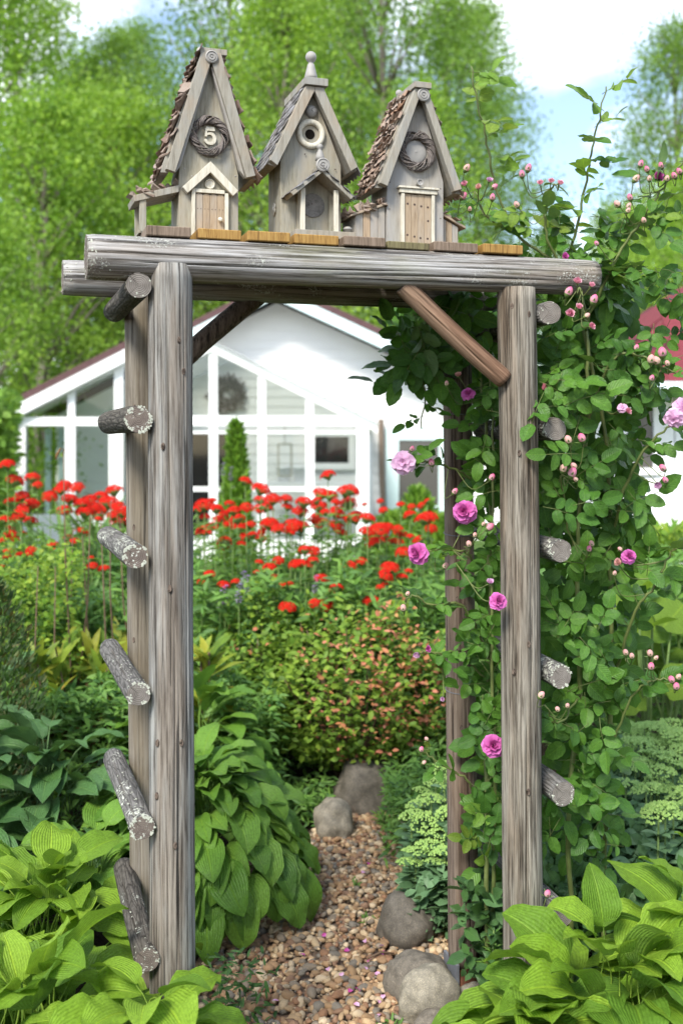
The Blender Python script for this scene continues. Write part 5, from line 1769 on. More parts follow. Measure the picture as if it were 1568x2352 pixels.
leaf_mass('undergrowth', 'thick green foliage under the scarlet flowers in the middle bed', 'foliage', slab_pts(430, 1060, 5.0, 6.6, 0.02, bump_top(0.88, 0.22)), 15000, (0.05, 0.10), LANCE_B, BED_LEAF, 61)
leaf_mass('undergrowth', 'thick green foliage under the scarlet flowers on the left', 'foliage', slab_pts(-60, 330, 4.9, 6.6, 0.02, bump_top(0.92, 0.2)), 9000, (0.05, 0.10), LANCE_B, BED_LEAF, 62)
leaf_mass('airy_yellow_green_plants', 'airy yellow-green plants in front of the left scarlet flowers', 'foliage', slab_pts(-60, 190, 4.6, 5.4, 0.1, bump_top(1.12, 0.22, 2.5)), 3800, (0.018, 0.042), OVAL_B, AIRY_LEAF, 63)
leaf_mass('bed_edge_foliage', 'low green leaves left of the salmon-tipped shrub', 'foliage', slab_pts(440, 650, 4.5, 5.3, 0.02, bump_top(0.52, 0.16)), 3600, (0.03, 0.07), LANCE_B, BED_LEAF, 64)
leaf_mass('bed_edge_foliage', 'green leaves in the bed right of the arch, behind the roses', 'foliage', slab_pts(1180, 1700, 4.9, 6.5, 0.02, bump_top(0.95, 0.2)), 7000, (0.05, 0.10), LANCE_B, BED_LEAF, 65)
leaf_mass('bed_edge_foliage', 'pale grassy leaves below the white cottage wall', 'foliage', slab_pts(1400, 1700, 6.6, 7.6, 0.02, bump_top(1.0, 0.15)), 2500, (0.06, 0.13), LANCE_B, AIRY_LEAF, 66, 0.2, 1.0)
leaf_mass('bed_edge_foliage', 'leafy green ground cover in front of the left flower bed', 'foliage', slab_pts(-60, 420, 4.3, 5.0, 0.02, bump_top(0.55, 0.2)), 6000, (0.04, 0.08), LANCE_B, BED_LEAF, 67)
leaf_mass('bed_edge_foliage', 'small green leaves along the right side of the path behind the sedum', 'foliage', slab_pts(880, 1060, 4.0, 4.7, 0.01, bump_top(0.28, 0.12)), 2200, (0.025, 0.055), LANCE_B, BED_LEAF, 68)
leaf_mass('bed_edge_foliage', 'dark leaves on the ground under the climbing rose', 'foliage', slab_pts(1060, 1600, 3.0, 3.9, 0.0, bump_top(0.34, 0.15)), 4500, (0.03, 0.07), OVAL_B, HOSTA_BLUE, 69)
leaf_mass('bed_edge_foliage', 'low leaves at the foot of the salmon-tipped shrub', 'foliage', slab_pts(630, 760, 4.45, 4.8, 0.0, bump_top(0.13, 0.08)), 700, (0.03, 0.06), LANCE_B, BED_LEAF, 72)
leaf_mass('hedge_foliage', 'dark green shrubs at the left end of the white house', 'foliage', slab_pts(-140, 34, 12.0, 14.5, 0.1, bump_top(2.0, 0.35)), 6000, (0.09, 0.16), OVAL_B, TREE_B, 70)

# lilac flower spikes and daylily-like sword leaves behind the left bed
for k, (x, Y) in enumerate([(110, 7.0), (170, 7.3), (215, 7.0), (255, 7.4), (290, 7.1), (140, 7.7), (235, 7.8)]):
    rd = random.Random(k)
    t_ = thing('sword_leaved_plant', 'clump of long sword-shaped leaves behind the left scarlet flowers', 'plant', G(x, Y), 0, 'sword-leaved clumps before the porch')
    Ms = []
    for q in range(46):
        a = rd.uniform(0, 6.283)
        pt = R(rd.uniform(48, 88))
        L = rd.uniform(0.9, 1.45)
        Ms.append(frame((rd.gauss(0, .08), rd.gauss(0, .08), 0), (math.cos(a) * math.cos(pt), math.sin(a) * math.cos(pt), math.sin(pt)), (-math.cos(a) * math.sin(pt), -math.sin(a) * math.sin(pt), math.cos(pt))) @ Matrix.Diagonal((L, L * 0.8, L, 1)))
    tag(add('foliage', scatter('foliage', BLADE_B, frames_np(Ms), [GRASS_BLADE]), t_), kind='stuff')
spk = MB()
for q in range(26):
    rd = random.Random(q)
    z = rd.random()
    V, F, uv = blade(0.02, 0.016, ELLIP, 2, 2, 0.5)
    spk.put(V, F, 0, Matrix.Translation((0, 0, 0.10 * z)) @ Matrix.Rotation(rd.uniform(0, 6.28), 4, 'Z') @ Matrix.Rotation(-0.3, 4, 'Y'), [(u, v) for u, v in uv])
spk_me = spk.mesh('flower_spike', LILAC, True, True)
for k, (x, y, Y) in enumerate([(566, 1345, 5.2), (724, 1345, 5.2), (505, 1380, 5.1), (558, 1335, 5.3), (512, 1080, 7.0), (530, 1090, 7.0), (548, 1365, 5.0), (516, 1368, 5.1)]):
    p = P(x, y, Y)
    t_ = thing('lilac_flower', 'slender lilac flower spike rising out of the bed foliage', 'flower', (p.x, p.y, 0), 0, 'lilac flower spikes')
    add('stem', stem_me, t_, WM[t_] @ Matrix.Diagonal((0.7, 0.7, p.z, 1)))
    add('flower_spike', spk_me, t_, WM[t_] @ Matrix.Translation((0, 0, p.z - 0.05)))

# bare brown lily stems with yellowing leaves low down
for k, (x, y, Y) in enumerate([(146, 1040, 4.75), (208, 1180, 4.8), (255, 1150, 4.85), (232, 1200, 4.7), (190, 1230, 4.9), (168, 1210, 5.0), (276, 1190, 4.9), (128, 1300, 4.6), (88, 1300, 4.55)]):
    rd = random.Random(k + 5)
    p = P(x, y, Y)
    t_ = thing('lily_plant', 'tall thin brown lily stem with yellowing leaves, left of the posts' if k else 'tallest brown lily stem with a nodding bud, left of the posts', 'plant', (p.x, p.y, 0), 0, 'lily stems left of the arch')
    lean = Vector((rd.gauss(0, .05), 0, 0))
    MB().tube([Vector((0, 0, 0)) - lean * 2, Vector((0.02 * rd.gauss(0, 1), 0, p.z * 0.35)) - lean, (0.015 * rd.gauss(0, 1), 0, p.z * 0.7), (0, 0, p.z)], [0.0045, 0.004, 0.0035, 0.002], 5).build('stem', STEM_B if k % 4 else STEM_B, t_, None, True)
    Ms, Md = [], []
    for q in range(22):
        a = rd.uniform(0, 6.283)
        pt = R(rd.uniform(20, 75))
        z = rd.uniform(0.3, 0.68)
        L = rd.uniform(0.12, 0.19)
        Ms.append(frame((0, 0, z), (math.cos(a) * math.cos(pt), math.sin(a) * math.cos(pt), math.sin(pt)), (0.2 * math.cos(a), -0.3, 1)) @ Matrix.Diagonal((L, L * 1.0, L, 1)))
        z = rd.uniform(0.2, 0.55)
        pt = R(rd.uniform(-60, 30))
        L *= 0.85
        Md.append(frame((rd.gauss(0, .05), rd.gauss(0, .05), z), (math.cos(a) * math.cos(pt), math.sin(a) * math.cos(pt), math.sin(pt)), rvec(rd)) @ Matrix.Diagonal((L, L * 0.9, L, 1)))
    tag(add('foliage', scatter('foliage', LANCE_B, frames_np(Ms), [LILY_LEAF]), t_), kind='stuff')
    tag(add('withered_foliage', scatter('withered_foliage', LANCE_B, frames_np(Md), [DEAD_LEAF]), t_), kind='stuff')
    if k == 0:
        MB().tube([(0, 0, p.z), (0.005, 0, p.z + .015), (-0.012, 0, p.z + .02), (-0.028, 0, p.z - 0.01), (-0.034, 0, p.z - 0.03)], [0.003, 0.0025, 0.003, 0.007, 0.003], 6).build('bud', DEAD_LEAF, t_, None, True)
for k, x in enumerate((462, 480)):
    rd = random.Random(k + 25)
    t_ = thing('yellowing_plant', 'yellowing lily foliage just right of the front left post', 'plant', G(x, 4.6), 0, 'yellowing foliage by the post')
    Ms = []
    for q in range(30):
        a, pt, L = rd.uniform(0, 6.283), R(rd.uniform(5, 70)), rd.uniform(0.12, 0.18)
        Ms.append(frame((0, 0, rd.uniform(0.3, 0.7)), (math.cos(a) * math.cos(pt), math.sin(a) * math.cos(pt), math.sin(pt)), (0, -0.3, 1)) @ Matrix.Diagonal((L, L, L, 1)))
    MB().tube([(0, 0, 0), (0, 0, 0.72)], 0.005, 5).build('stem', STEM_B, t_, None, True)
    tag(add('foliage', scatter('foliage', LANCE_B, frames_np(Ms), [LILY_LEAF]), t_), kind='stuff')


# ---- salmon-tipped shrub at the end of the path
def shrub(name, label, c, Rx, Rz, n, mat, tipmat, tipn, tipbox, size, seed, stems=34, base=None):
    rd = random.Random(seed)
    t_ = thing(name, label, 'shrub', c, 0)
    mb = MB()
    for k in range(stems):
        a, rr = rd.uniform(0, 6.283), Rx * rd.uniform(0.2, 0.8)
        e = Vector((rr * math.cos(a), rr * math.sin(a) * 0.8, Rz * rd.uniform(0.7, 1.0)))
        mb.tube([(e.x * 0.12, e.y * 0.12, 0), (e.x * 0.55, e.y * 0.55, e.z * 0.55), e], [0.005, 0.004, 0.002], 4)
    mb.build('stems', STEM_B, t_, None, True)

    def f(rd):
        while True:
            q = rvec(rd)
            q.normalize()
            r = rd.uniform(0.55, 1.0) ** 0.5
            q = Vector((q.x * Rx * r, q.y * Rx * 0.8 * r, Rz * (0.58 + 0.42 * q.z * r)))
            if q.z > Rz * 0.16:
                q *= 1 + 0.30 * mnoise.noise(q * 6 + Vector((seed, 0, 0))) + rd.gauss(0, 0.05)
                return Vector(c) + q
    leaf_mass('foliage', None, None, f, n, size, base or OVAL_B, mat, seed, parent=t_)
    if tipn:
        def g(rd):
            while True:
                q = f(rd)
                if rd.random() < tipbox(q):
                    return q
        leaf_mass('tip_leaves', None, None, g, tipn, (size[0] * 0.8, size[1] * 0.8), base or OVAL_B, tipmat, seed + 1, parent=t_)
    return t_


cs = G(812, 4.95)
shrub('shrub', 'rounded shrub with salmon pink leaf tips at the end of the path', cs, 0.50, 0.80, 7000, SPIREA, SPIREA_P, 1250,
      lambda q: max(0.03, min(1, ((q.x - cs.x) / 0.5 + 0.55))) * (1 if q.z > 0.35 else 0.25) * (1.0 if q.y < cs.y else 0.2), (0.024, 0.046), 81)
shrub('shrub', 'feathery green shrub right of the salmon-tipped one, behind the sedum', G(985, 5.0), 0.34, 0.72, 4200, BED_LEAF, None, 0, None, (0.03, 0.06), 83, 20, LANCE_B)
shrub('shrub', 'loose yellow-green shrub left of the salmon-tipped one', G(590, 5.15), 0.36, 0.78, 4200, SPIREA, SPIREA_P, 120, lambda q: 0.5, (0.022, 0.042), 84, 20)
leaf_mass('sprig', 'small willowy weed at the foot of the front left post', 'weed', lambda rd: Vector((G(540, 2.98).x + rd.gauss(0, 0.05), 2.98 + rd.gauss(0, 0.04), rd.uniform(0.01, 0.2))), 170, (0.025, 0.045), LANCE_B, HOSTA_BLUE, 85)
for k, (x, Y, h) in enumerate(((1125, 3.02, 0.26), (1110, 3.06, 0.2), (1140, 3.05, 0.18))):
    rd = random.Random(k)
    t_ = thing('weed', 'upright leafy weed between the two right posts', 'weed', G(x, Y), 0, 'weeds between the right posts')
    MB().tube([(0, 0, 0), (0.01, 0, h)], 0.0025, 5).build('stem', STEM_G, t_, None, True)
    Ms = []
    for q in range(44):
        a, pt, L = q * 2.4, R(rd.uniform(0, 50)), rd.uniform(0.03, 0.05)
        Ms.append(frame((0.01, 0, h * (0.15 + 0.85 * q / 44)), (math.cos(a) * math.cos(pt), math.sin(a) * math.cos(pt), math.sin(pt)), (0, 0, 1)) @ Matrix.Diagonal((L, L, L, 1)))
    tag(add('foliage', scatter('foliage', LANCE_B, frames_np(Ms), [BED_LEAF]), t_), kind='stuff')
for k, (x, Y) in enumerate(((905, 4.35), (875, 4.5), (845, 3.62), (905, 2.98), (815, 3.9))):
    rd = random.Random(k + 60)
    t_ = thing('seedling', 'tiny green seedling growing out of the gravel path', 'weed', G(x, Y), 0, 'seedlings in the gravel')
    Ms = []
    for q in range(26):
        a, pt, L = rd.uniform(0, 6.28), R(rd.uniform(5, 75)), rd.uniform(0.02, 0.045) * (1.4 if k < 2 else 0.7)
        Ms.append(frame((rd.gauss(0, .015), rd.gauss(0, .015), rd.uniform(0.01, 0.06 if k < 2 else 0.02)), (math.cos(a) * math.cos(pt), math.sin(a) * math.cos(pt), math.sin(pt)), (0, -.2, 1)) @ Matrix.Diagonal((L, L, L, 1)))
    tag(add('foliage', scatter('foliage', LANCE_B, frames_np(Ms), [BED_LEAF]), t_), kind='stuff')

# ---- sedum with pale flower heads
oc = [(1, 0, 0), (0, 1, 0), (-1, 0, 0), (0, -1, 0), (0, 0, 1)]
of = [[0, 1, 4], [1, 2, 4], [2, 3, 4], [3, 0, 4]]
sed_heads = []
for s in range(3):
    rd = random.Random(s + 90)
    Ms = []
    for k in range(110):
        r = math.sqrt(rd.random())
        a = rd.uniform(0, 6.283)
        q = rd.uniform(0.075, 0.11)
        Ms.append(Matrix.Translation((r * math.cos(a), r * math.sin(a), 0.32 * (1 - r * r) + rd.uniform(0, .1))) @ Matrix.Rotation(rd.uniform(0, 3), 4, 'Z') @ Matrix.Diagonal((q, q, q * 1.4, 1)))
    sed_heads.append(scatter('flower_head', (oc, of, None), frames_np(Ms), [SEDUM_HEAD], None, True))
sed_fol = []
for s in range(3):
    rd = random.Random(s + 95)
    mb = MB()
    mb.tube([(0, 0, 0), (0.004, 0, 0.5), (0, 0, 1)], [0.0045, 0.004, 0.003], 5)
    z = 0.15
    while z < 0.95:
        a = rd.uniform(0, 6.28)
        for q in (0, 2.1, 4.2):
            V, F, uv = blade(0.055, 0.032, ELLIP, 3, 2, 0.6, -0.5, 0.3)
            mb.put(V, F, 1, Matrix.Translation((0, 0, z)) @ Matrix.Rotation(a + q, 4, 'Z') @ Matrix.Diagonal((1, 1, 1.8, 1)), uv)
        z += 0.09
    sed_fol.append(mb.mesh('stem', [STEM_G, SEDUM_LEAF], True, True))


def sedum(spots, label, group, seed):
    rd = random.Random(seed)
    for k, (x, y, Y, r) in enumerate(spots):
        p = P(x, y, Y)
        t_ = thing('sedum', label, 'sedum', (p.x, p.y, 0), rd.uniform(0, 6), group)
        add('stem', sed_fol[k % 3], t_, WM[t_] @ Matrix.Diagonal((1, 1, p.z, 1)))
        add('flower_head', sed_heads[k % 3], t_, WM[t_] @ Matrix.Translation((0, 0, p.z)) @ Matrix.Rotation(rd.gauss(0, .2), 4, 'X') @ Matrix.Rotation(rd.gauss(0, .2), 4, 'Y') @ Matrix.Diagonal((r, r, r, 1)))


rd = random.Random(17)
sp_in = [(1020, 1770, 3.7, .05), (960, 1850, 3.75, .045), (990, 1838, 3.7, .05), (1030, 1870, 3.6, .05), (945, 1875, 3.7, .045), (975, 1890, 3.65, .05), (1010, 1920, 3.6, .05), (955, 1960, 3.55, .05), (985, 1945, 3.55, .05), (1020, 1960, 3.5, .05), (940, 1985, 3.55, .045), (1000, 1800, 3.8, .045), (970, 1820, 3.8, .04), (1035, 1815, 3.7, .045), (1000, 1985, 3.5, .045)]
sedum(sp_in, 'sedum with a pale green flat flower head, inside the arch before the rear right post', 'sedums inside the arch', 1)
sp_out = []
for k in range(60):
    x, y = rd.uniform(1425, 1640), rd.uniform(1625, 1870)
    sp_out.append((x, y, 4.3 - (y - 1625) / 245 * 0.95 + rd.uniform(-.1, .1), rd.uniform(0.045, 0.065)))
sedum(sp_out, 'sedum with a pale yellow-green flat flower head, right of the climbing rose', 'sedums right of the rose', 2)
leaf_mass('sedum_foliage', 'grey-green fleshy leaves under the pale sedum heads on the right', 'foliage', slab_pts(1380, 1680, 3.3, 4.3, 0.02, lambda x, Y: 0.36 + (Y - 3.3) * 0.09), 3500, (0.04, 0.07), OVAL_B, SEDUM_LEAF, 101)
leaf_mass('sedum_foliage', 'grey-green fleshy leaves under the sedum heads inside the arch', 'foliage', slab_pts(930, 1060, 3.45, 3.9, 0.02, lambda x, Y: 0.12 + (Y - 3.45) * 0.35 + max(0, (x - 930)) * 0.0014), 900, (0.035, 0.06), OVAL_B, SEDUM_LEAF, 102)

# ---- big round-leaved plant on the right
rl = []
for s in range(3):
    rd = random.Random(s)
    V, F, uv = [(0, 0, 0)], [], [(0, 0.5)]
    N = 22
    for ring, rr in enumerate((0.5, 1.0)):
        for k in range(N):
            a = 6.283 * k / N
            r = rr * (1 + 0.07 * math.sin(5 * a + s)) * (0.82 if k in (0,) else 1)
            V.append((r * math.cos(a), r * math.sin(a), 0.12 * rr + 0.09 * rr * math.sin(3 * a + s) - 0.12 * rr * rr * math.cos(a)))
            uv.append((0.3 + 0.7 * rr * abs(math.cos(a)), 0.5 + 0.48 * rr * math.sin(a)))
    F += [[0, 1 + k, 1 + (k + 1) % N] for k in range(N)]
    F += [[1 + k, 1 + N + k, 1 + N + (k + 1) % N, 1 + (k + 1) % N] for k in range(N)]
    rl.append(mesh('leaf', V, F, [BUTTERBUR], uv))
for k, (x, Y, n, lab) in enumerate(((1490, 4.6, 20, 'plant with big round yellow-green leaves, nearer the climbing rose'), (1580, 4.9, 22, 'plant with big round yellow-green leaves at the right edge'))):
    t_ = thing('round_leaved_plant', lab, 'plant', G(x, Y), 0, 'round-leaved plants')
    rd = random.Random(k + 3)
    st = MB()
    for q in range(n):
        a, r = rd.uniform(0, 6.283), 0.42 * math.sqrt(rd.random())
        zt = rd.uniform(0.55, 1.02)
        p = Vector((r * math.cos(a), r * math.sin(a) * 0.8, zt))
        nrm = Vector((rd.gauss(0, .35), rd.gauss(-.55, .3), 1))
        s = rd.uniform(0.06, 0.11)
        add('leaf', rl[q % 3], t_, WM[t_] @ frame(p, rvec(rd), nrm) @ Matrix.Diagonal((s, s, s, 1)))
        st.tube([(p.x * 0.2, p.y * 0.2, 0), (p.x * 0.6, p.y * 0.6, zt * 0.6), p], 0.005, 4)
    st.build('stalks', STEM_G, t_, None, True)


# ---- conifers
def conifer(name, label, c, Rb, H, n, size, mat, seed, shape):
    t_ = thing(name, label, 'conifer', c)
    MB().tube([(0, 0, 0), (0, 0, H * 0.9)], [0.03, 0.008], 6).build('trunk', TRUNK, t_, None, True)
    rd = random.Random(seed)
    Ms = []
    for k in range(n):
        t = rd.random() ** 1.25
        a = rd.uniform(0, 6.283)
        r = Rb * shape(t) * rd.uniform(0.55, 1.05) * (1 + 0.16 * mnoise.noise((math.cos(a) * 2, math.sin(a) * 2, t * 7 + seed)))
        p = (r * math.cos(a), r * math.sin(a), H * t)
        d = Vector((math.cos(a) * 0.7, math.sin(a) * 0.7, 0.9)) + rvec(rd, 0.3)
        s = rd.uniform(*size)
        Ms.append(frame(p, d, Vector((math.cos(a), math.sin(a), 0.2)) + rvec(rd, 0.5)) @ Matrix.Diagonal((s, s * 1.3, s, 1)))
    tag(add('crown', scatter('crown', LANCE_B, frames_np(Ms), [mat]), t_), kind='stuff')


conifer('thuja', 'bright green columnar thuja before the veranda door', G(542, 9.5), 0.19, 1.72, 5000, (0.06, 0.11), THUJA, 1, lambda t: (1 - t) ** 0.75 * (0.55 + 0.45 * min(1, t * 5)))
conifer('conifer_shrub', 'dark conifer shrub cut off by the left picture edge', G(-30, 3.95), 0.20, 1.12, 6000, (0.02, 0.04), THUJA_D, 2, lambda t: math.sin(math.pi * min(1, 0.15 + 0.85 * t)) ** 0.6 + 0.05)
for k, (x, Y, H, rr) in enumerate(((960, 9.2, 1.17, 0.2), (905, 9.4, 0.95, 0.3), (1000, 9.0, 0.95, 0.25))):
    conifer('juniper', ('low bright juniper under the mint window, its highest mound', 'low bright juniper left of the mint window', 'low bright juniper beside the rear right post')[k], G(x, Y), rr * 1.2, H, 2600, (0.06, 0.1), THUJA, 10 + k, lambda t: math.sin(math.pi * min(1, 0.2 + 0.8 * t)) ** 0.6)
# ------------------------------------------------------------------ climbing roses
def rose_leaf_mesh(mat, seed, n=5):
    rd = random.Random(seed)
    mb = MB()
    spots = [(1.0, 0, 1.0), (0.62, 1, 0.86), (0.62, -1, 0.86), (0.26, 1, 0.7), (0.26, -1, 0.7)][:n]
    droop = rd.uniform(0.05, 0.35)
    for t, s, k in spots:
        L = 0.52 * k * rd.uniform(0.9, 1.1)
        V, F, uv = blade(L, L * rd.uniform(0.60, 0.72), pf(0.52, 0.72), 10, 4, rd.uniform(0.1, 0.8), -0.1, rd.uniform(0.05, 0.35), rd.uniform(0.0, 0.05), 2, rd.uniform(0, 6), saw=0.075)
        ang = 0 if s == 0 else s * rd.uniform(0.85, 1.25)
        M = Matrix.Translation((t * 0.62, s * 0.02, -droop * t * t)) @ Matrix.Rotation(ang, 4, 'Z') @ Matrix.Rotation(rd.gauss(droop * 0.5, 0.2), 4, 'Y') @ Matrix.Rotation(rd.gauss(0, 0.3), 4, 'X')
        mb.put(V, F, 0, M, uv)
    o = len(mb.V)
    mb.tube([(-0.12, 0, 0.01), (0.2, 0, -droop * 0.1), (0.62, 0, -droop)], 0.008, 3, 1)
    return mb.mesh('leaf', [mat, CANE], True, True)


RL = [rose_leaf_mesh(ROSE_LEAF, s) for s in range(8)] + [rose_leaf_mesh(ROSE_LEAF, s + 8, 3) for s in range(3)]
RY = [rose_leaf_mesh(ROSE_YOUNG, s + 30) for s in range(4)]


def rose_flower(seed, rings):
    """rings of (petals, tilt from the axis in degrees, length, width)"""
    rd = random.Random(seed)
    mb = MB()
    for ri, (n, tilt, L, W) in enumerate(rings):
        for k in range(n):
            V, F, uv = blade(L * rd.uniform(0.88, 1.1), W * rd.uniform(0.9, 1.1), pf(0.45, 0.28), 4, 4, -0.35 if tilt < 50 else 0.5, 0.25, 0.35, 0.05, 1, rd.uniform(0, 6))
            uv = [(0.25 + 0.75 * u * (0.45 + 0.55 * (1 - ri / len(rings))), v) for u, v in uv]
            a = 6.283 * k / n + ri * 0.6 + rd.uniform(-.2, .2)
            M = Matrix.Rotation(a, 4, 'Z') @ Matrix.Translation((0.03 + 0.01 * (len(rings) - ri), 0, 0.05 * ri)) @ Matrix.Rotation(-R(90 - tilt + rd.gauss(0, 8)), 4, 'Y')
            mb.put(V, F, 0, M, uv)
    for k in range(5):
        V, F, uv = blade(0.5, 0.16, LANCE, 3, 2, 0.5)
        mb.put(V, F, 1, Matrix.Rotation(k * 1.2566, 4, 'Z') @ Matrix.Translation((0, 0, -0.08)) @ Matrix.Rotation(R(5), 4, 'Y'), uv)
    return mb


FULL = [(7, 82, 1.0, 0.95), (7, 66, 0.95, 0.9), (7, 50, 0.85, 0.8), (6, 36, 0.72, 0.65), (6, 20, 0.6, 0.5), (4, 8, 0.5, 0.4)]
OPEN = [(6, 86, 1.0, 1.0), (6, 74, 0.92, 0.9), (5, 58, 0.62, 0.6), (5, 40, 0.4, 0.35)]
HALF = [(5, 44, 0.9, 0.85), (5, 30, 0.9, 0.8), (5, 18, 0.85, 0.6), (4, 8, 0.8, 0.4)]
FM = [rose_flower(s, FULL).mesh('flower', [PETAL_M, STEM_G], True, True) for s in range(3)]
FP = [rose_flower(s + 5, OPEN).mesh('flower', [PETAL_P, STEM_G], True, True) for s in range(2)]
FH = [rose_flower(s + 9, HALF).mesh('flower', [mm, STEM_G], True, True) for s, mm in enumerate((PETAL_S, PETAL_M, BUD_C, PETAL_P))]
bd = []
for mm in (BUD_P, BUD_C, BUD_P):
    mb = MB()
    mb.lathe([(0.3, 0), (0.5, 0.3), (0.5, 0.7), (0.34, 1.05), (0.08, 1.25)], 10, 0)
    mb.lathe([(0.12, -0.3), (0.3, -0.15), (0.42, 0.12), (0.46, 0.3)], 10, 1)
    for k in range(5):
        V, F, uv = blade(0.95, 0.3, LANCE, 3, 2, -0.2)
        mb.put(V, F, 1, Matrix.Rotation(k * 1.2566, 4, 'Z') @ Matrix.Translation((0.4, 0, 0.0)) @ Matrix.Rotation(R(-75 + 25 * (k % 3)), 4, 'Y'), uv)
    bd.append(mb.mesh('bud', [mm, STEM_G], True, True))


class Rose:
    def __init__(self, name, label, loc):
        self.o = thing(name, label, 'rose bush', loc, 0, 'climbing roses on the arch')
        self.paths = []
        self.nleaf = 0

    def cane(self, pts, r0=0.007, r1=0.002):
        sp = smooth_path([P(*p) for p in pts], 7)
        n = len(sp)
        rd = random.Random(n)
        sp = [p + rvec(rd, 0.002) for p in sp]
        MB().tube(sp, [r0 + (r1 - r0) * i / (n - 1) for i in range(n)], 6).build('cane', CANE, self.o, IDN, True)
        self.paths.append(sp)
        return sp

    def leaf(self, p, d, nrm, s, metas):
        q = p + Vector(d).normalized() * s * 0.6
        if blocked(p, 0.001) or blocked(q, 0.004) or blocked(p + Vector(d).normalized() * s * 0.95, 0.002):
            return False
        add('leaf', metas[self.nleaf % len(metas)], self.o, frame(p, d, nrm) @ Matrix.Diagonal((s, s, s, 1)))
        self.nleaf += 1
        return True

    def along(self, sp, step, s, metas, seed, t0=0.0, face=0.6):
        rd = random.Random(seed)
        acc = 0
        for a, b_ in zip(sp[int(len(sp) * t0):], sp[int(len(sp) * t0) + 1:]):
            acc += (b_ - a).length
            if acc > step:
                acc = 0
                ax_ = (b_ - a).normalized()
                az = rd.uniform(0, 6.283)
                d = Vector((math.cos(az), 0.6 * math.sin(az) - 0.15, rd.gauss(0.1, 0.3))) + ax_ * 0.3
                nrm = Vector((rd.gauss(0, .3), -face + rd.gauss(0, .3), 0.9))
                self.leaf(a, d, nrm, rd.uniform(*s), metas)

    def fill(self, n, fn, s, metas, seed, face=0.85, up=0.6):
        rd = random.Random(seed)
        made = 0
        for k in range(n * 3):
            if made >= n: break
            p = fn(rd)
            az = rd.uniform(0, 6.283)
            d = Vector((math.cos(az), rd.uniform(-.5, .15), 0.75 * math.sin(az) - 0.15))
            nrm = Vector((rd.gauss(0, .35), -face + rd.gauss(0, .35), up + rd.gauss(0, .35)))
            made += self.leaf(p, d, nrm, rd.uniform(*s), metas)

    def bloom(self, x, y, Y, dia, me, face=(0, -1, 0.3), to=None):
        p = P(x, y, Y)
        s = dia / FOC * Y / 2 / 1.02
        f = Vector(face).normalized()
        M = frame(p, f.orthogonal(), f) @ Matrix.Diagonal((s, s, s, 1))
        fl = add('flower', me, self.o, M)
        self.stalk(p - f * s * 0.1, f, fl)

    def stalk(self, p, f, par, w=0.0016):
        best = min((q for sp in self.paths for q in sp), key=lambda q: (q - p).length)
        L = (best - p).length
        if L > 0.16:
            best = p + (best - p) * (0.16 / L)
        mid = p - f * min(0.03, L * 0.35) + (best - p) * 0.35 + Vector((0, 0.01, -0.01))
        me = MB().tube(smooth_path([p, mid, best], 4), w, 5).mesh('stalk', CANE, True)
        add('stalk', me, self.o if par is None else par, IDN)

    def bud(self, x, y, Y, px, mi, seed):
        rd = random.Random(seed)
        p = P(x, y, Y)
        s = px * 0.98 / FOC * Y
        f = (Vector((rd.gauss(0, .5), -0.35, 0.8))).normalized()
        o = add('bud', bd[mi], self.o, frame(p - f * s * 0.4, f.orthogonal(), f) @ Matrix.Diagonal((s, s, s, 1)))
        self.stalk(p - f * s * 0.6, f, o, 0.0012)


def ell(cx, cy, rx, ry, Y0, Y1):
    def f(rd):
        while True:
            a, b_ = rd.uniform(-1, 1), rd.uniform(-1, 1)
            if a * a + b_ * b_ < 1:
                return P(cx + a * rx, cy + b_ * ry, rd.uniform(Y0, Y1))
    return f


def rect(x0, x1, y0, y1, Y0, Y1):
    return lambda rd: P(rd.uniform(x0, x1), rd.uniform(y0, y1), rd.uniform(Y0, Y1))


# --- outer rose, right of the front post
ro = Rose('climbing_rose', 'large climbing rose on the outer right side of the arch', G(1330, 2.95))
c1 = ro.cane([(1310, 2460, 2.95), (1312, 2150, 2.95), (1305, 1850, 2.93), (1330, 1600, 2.95), (1322, 1300, 2.92), (1345, 1000, 2.9), (1345, 760, 2.9), (1290, 620, 2.93), (1190, 540, 2.98), (1140, 440, 2.96), (1118, 330, 2.93), (1096, 240, 2.9), (1080, 150, 2.88)], 0.008)
c2 = ro.cane([(1395, 2420, 3.05), (1385, 1950, 3.02), (1400, 1600, 3.0), (1400, 1250, 2.96), (1390, 1000, 2.94), (1340, 760, 2.94), (1310, 600, 2.92), (1330, 500, 2.9), (1352, 380, 2.88), (1372, 290, 2.86), (1392, 196, 2.86)], 0.008)
c3 = ro.cane([(1345, 1000, 2.9), (1385, 860, 2.84), (1440, 810, 2.8), (1500, 835, 2.78), (1580, 870, 2.76)], 0.005)
c4 = ro.cane([(1340, 760, 2.94), (1400, 620, 2.88), (1470, 510, 2.85), (1530, 420, 2.83), (1590, 350, 2.8)], 0.005)
c5 = ro.cane([(1400, 1250, 2.96), (1450, 1080, 2.88), (1520, 990, 2.84), (1590, 960, 2.82)], 0.005)
c6 = ro.cane([(1400, 1600, 3.0), (1450, 1420, 2.9), (1500, 1350, 2.86), (1540, 1270, 2.84), (1600, 1210, 2.8)], 0.005)
c7 = ro.cane([(1390, 1800, 3.02), (1430, 1640, 2.92), (1480, 1570, 2.88), (1545, 1560, 2.86)], 0.004)
c8 = ro.cane([(1310, 2150, 2.95), (1262, 2100, 2.80), (1240, 2130, 2.66), (1222, 2165, 2.62)], 0.003, 0.0015)
c9 = ro.cane([(1290, 620, 2.93), (1250, 520, 2.9), (1262, 440, 2.88), (1280, 420, 2.87)], 0.004)
c10 = ro.cane([(1345, 760, 2.9), (1340, 700, 2.78), (1330, 660, 2.72)], 0.004)
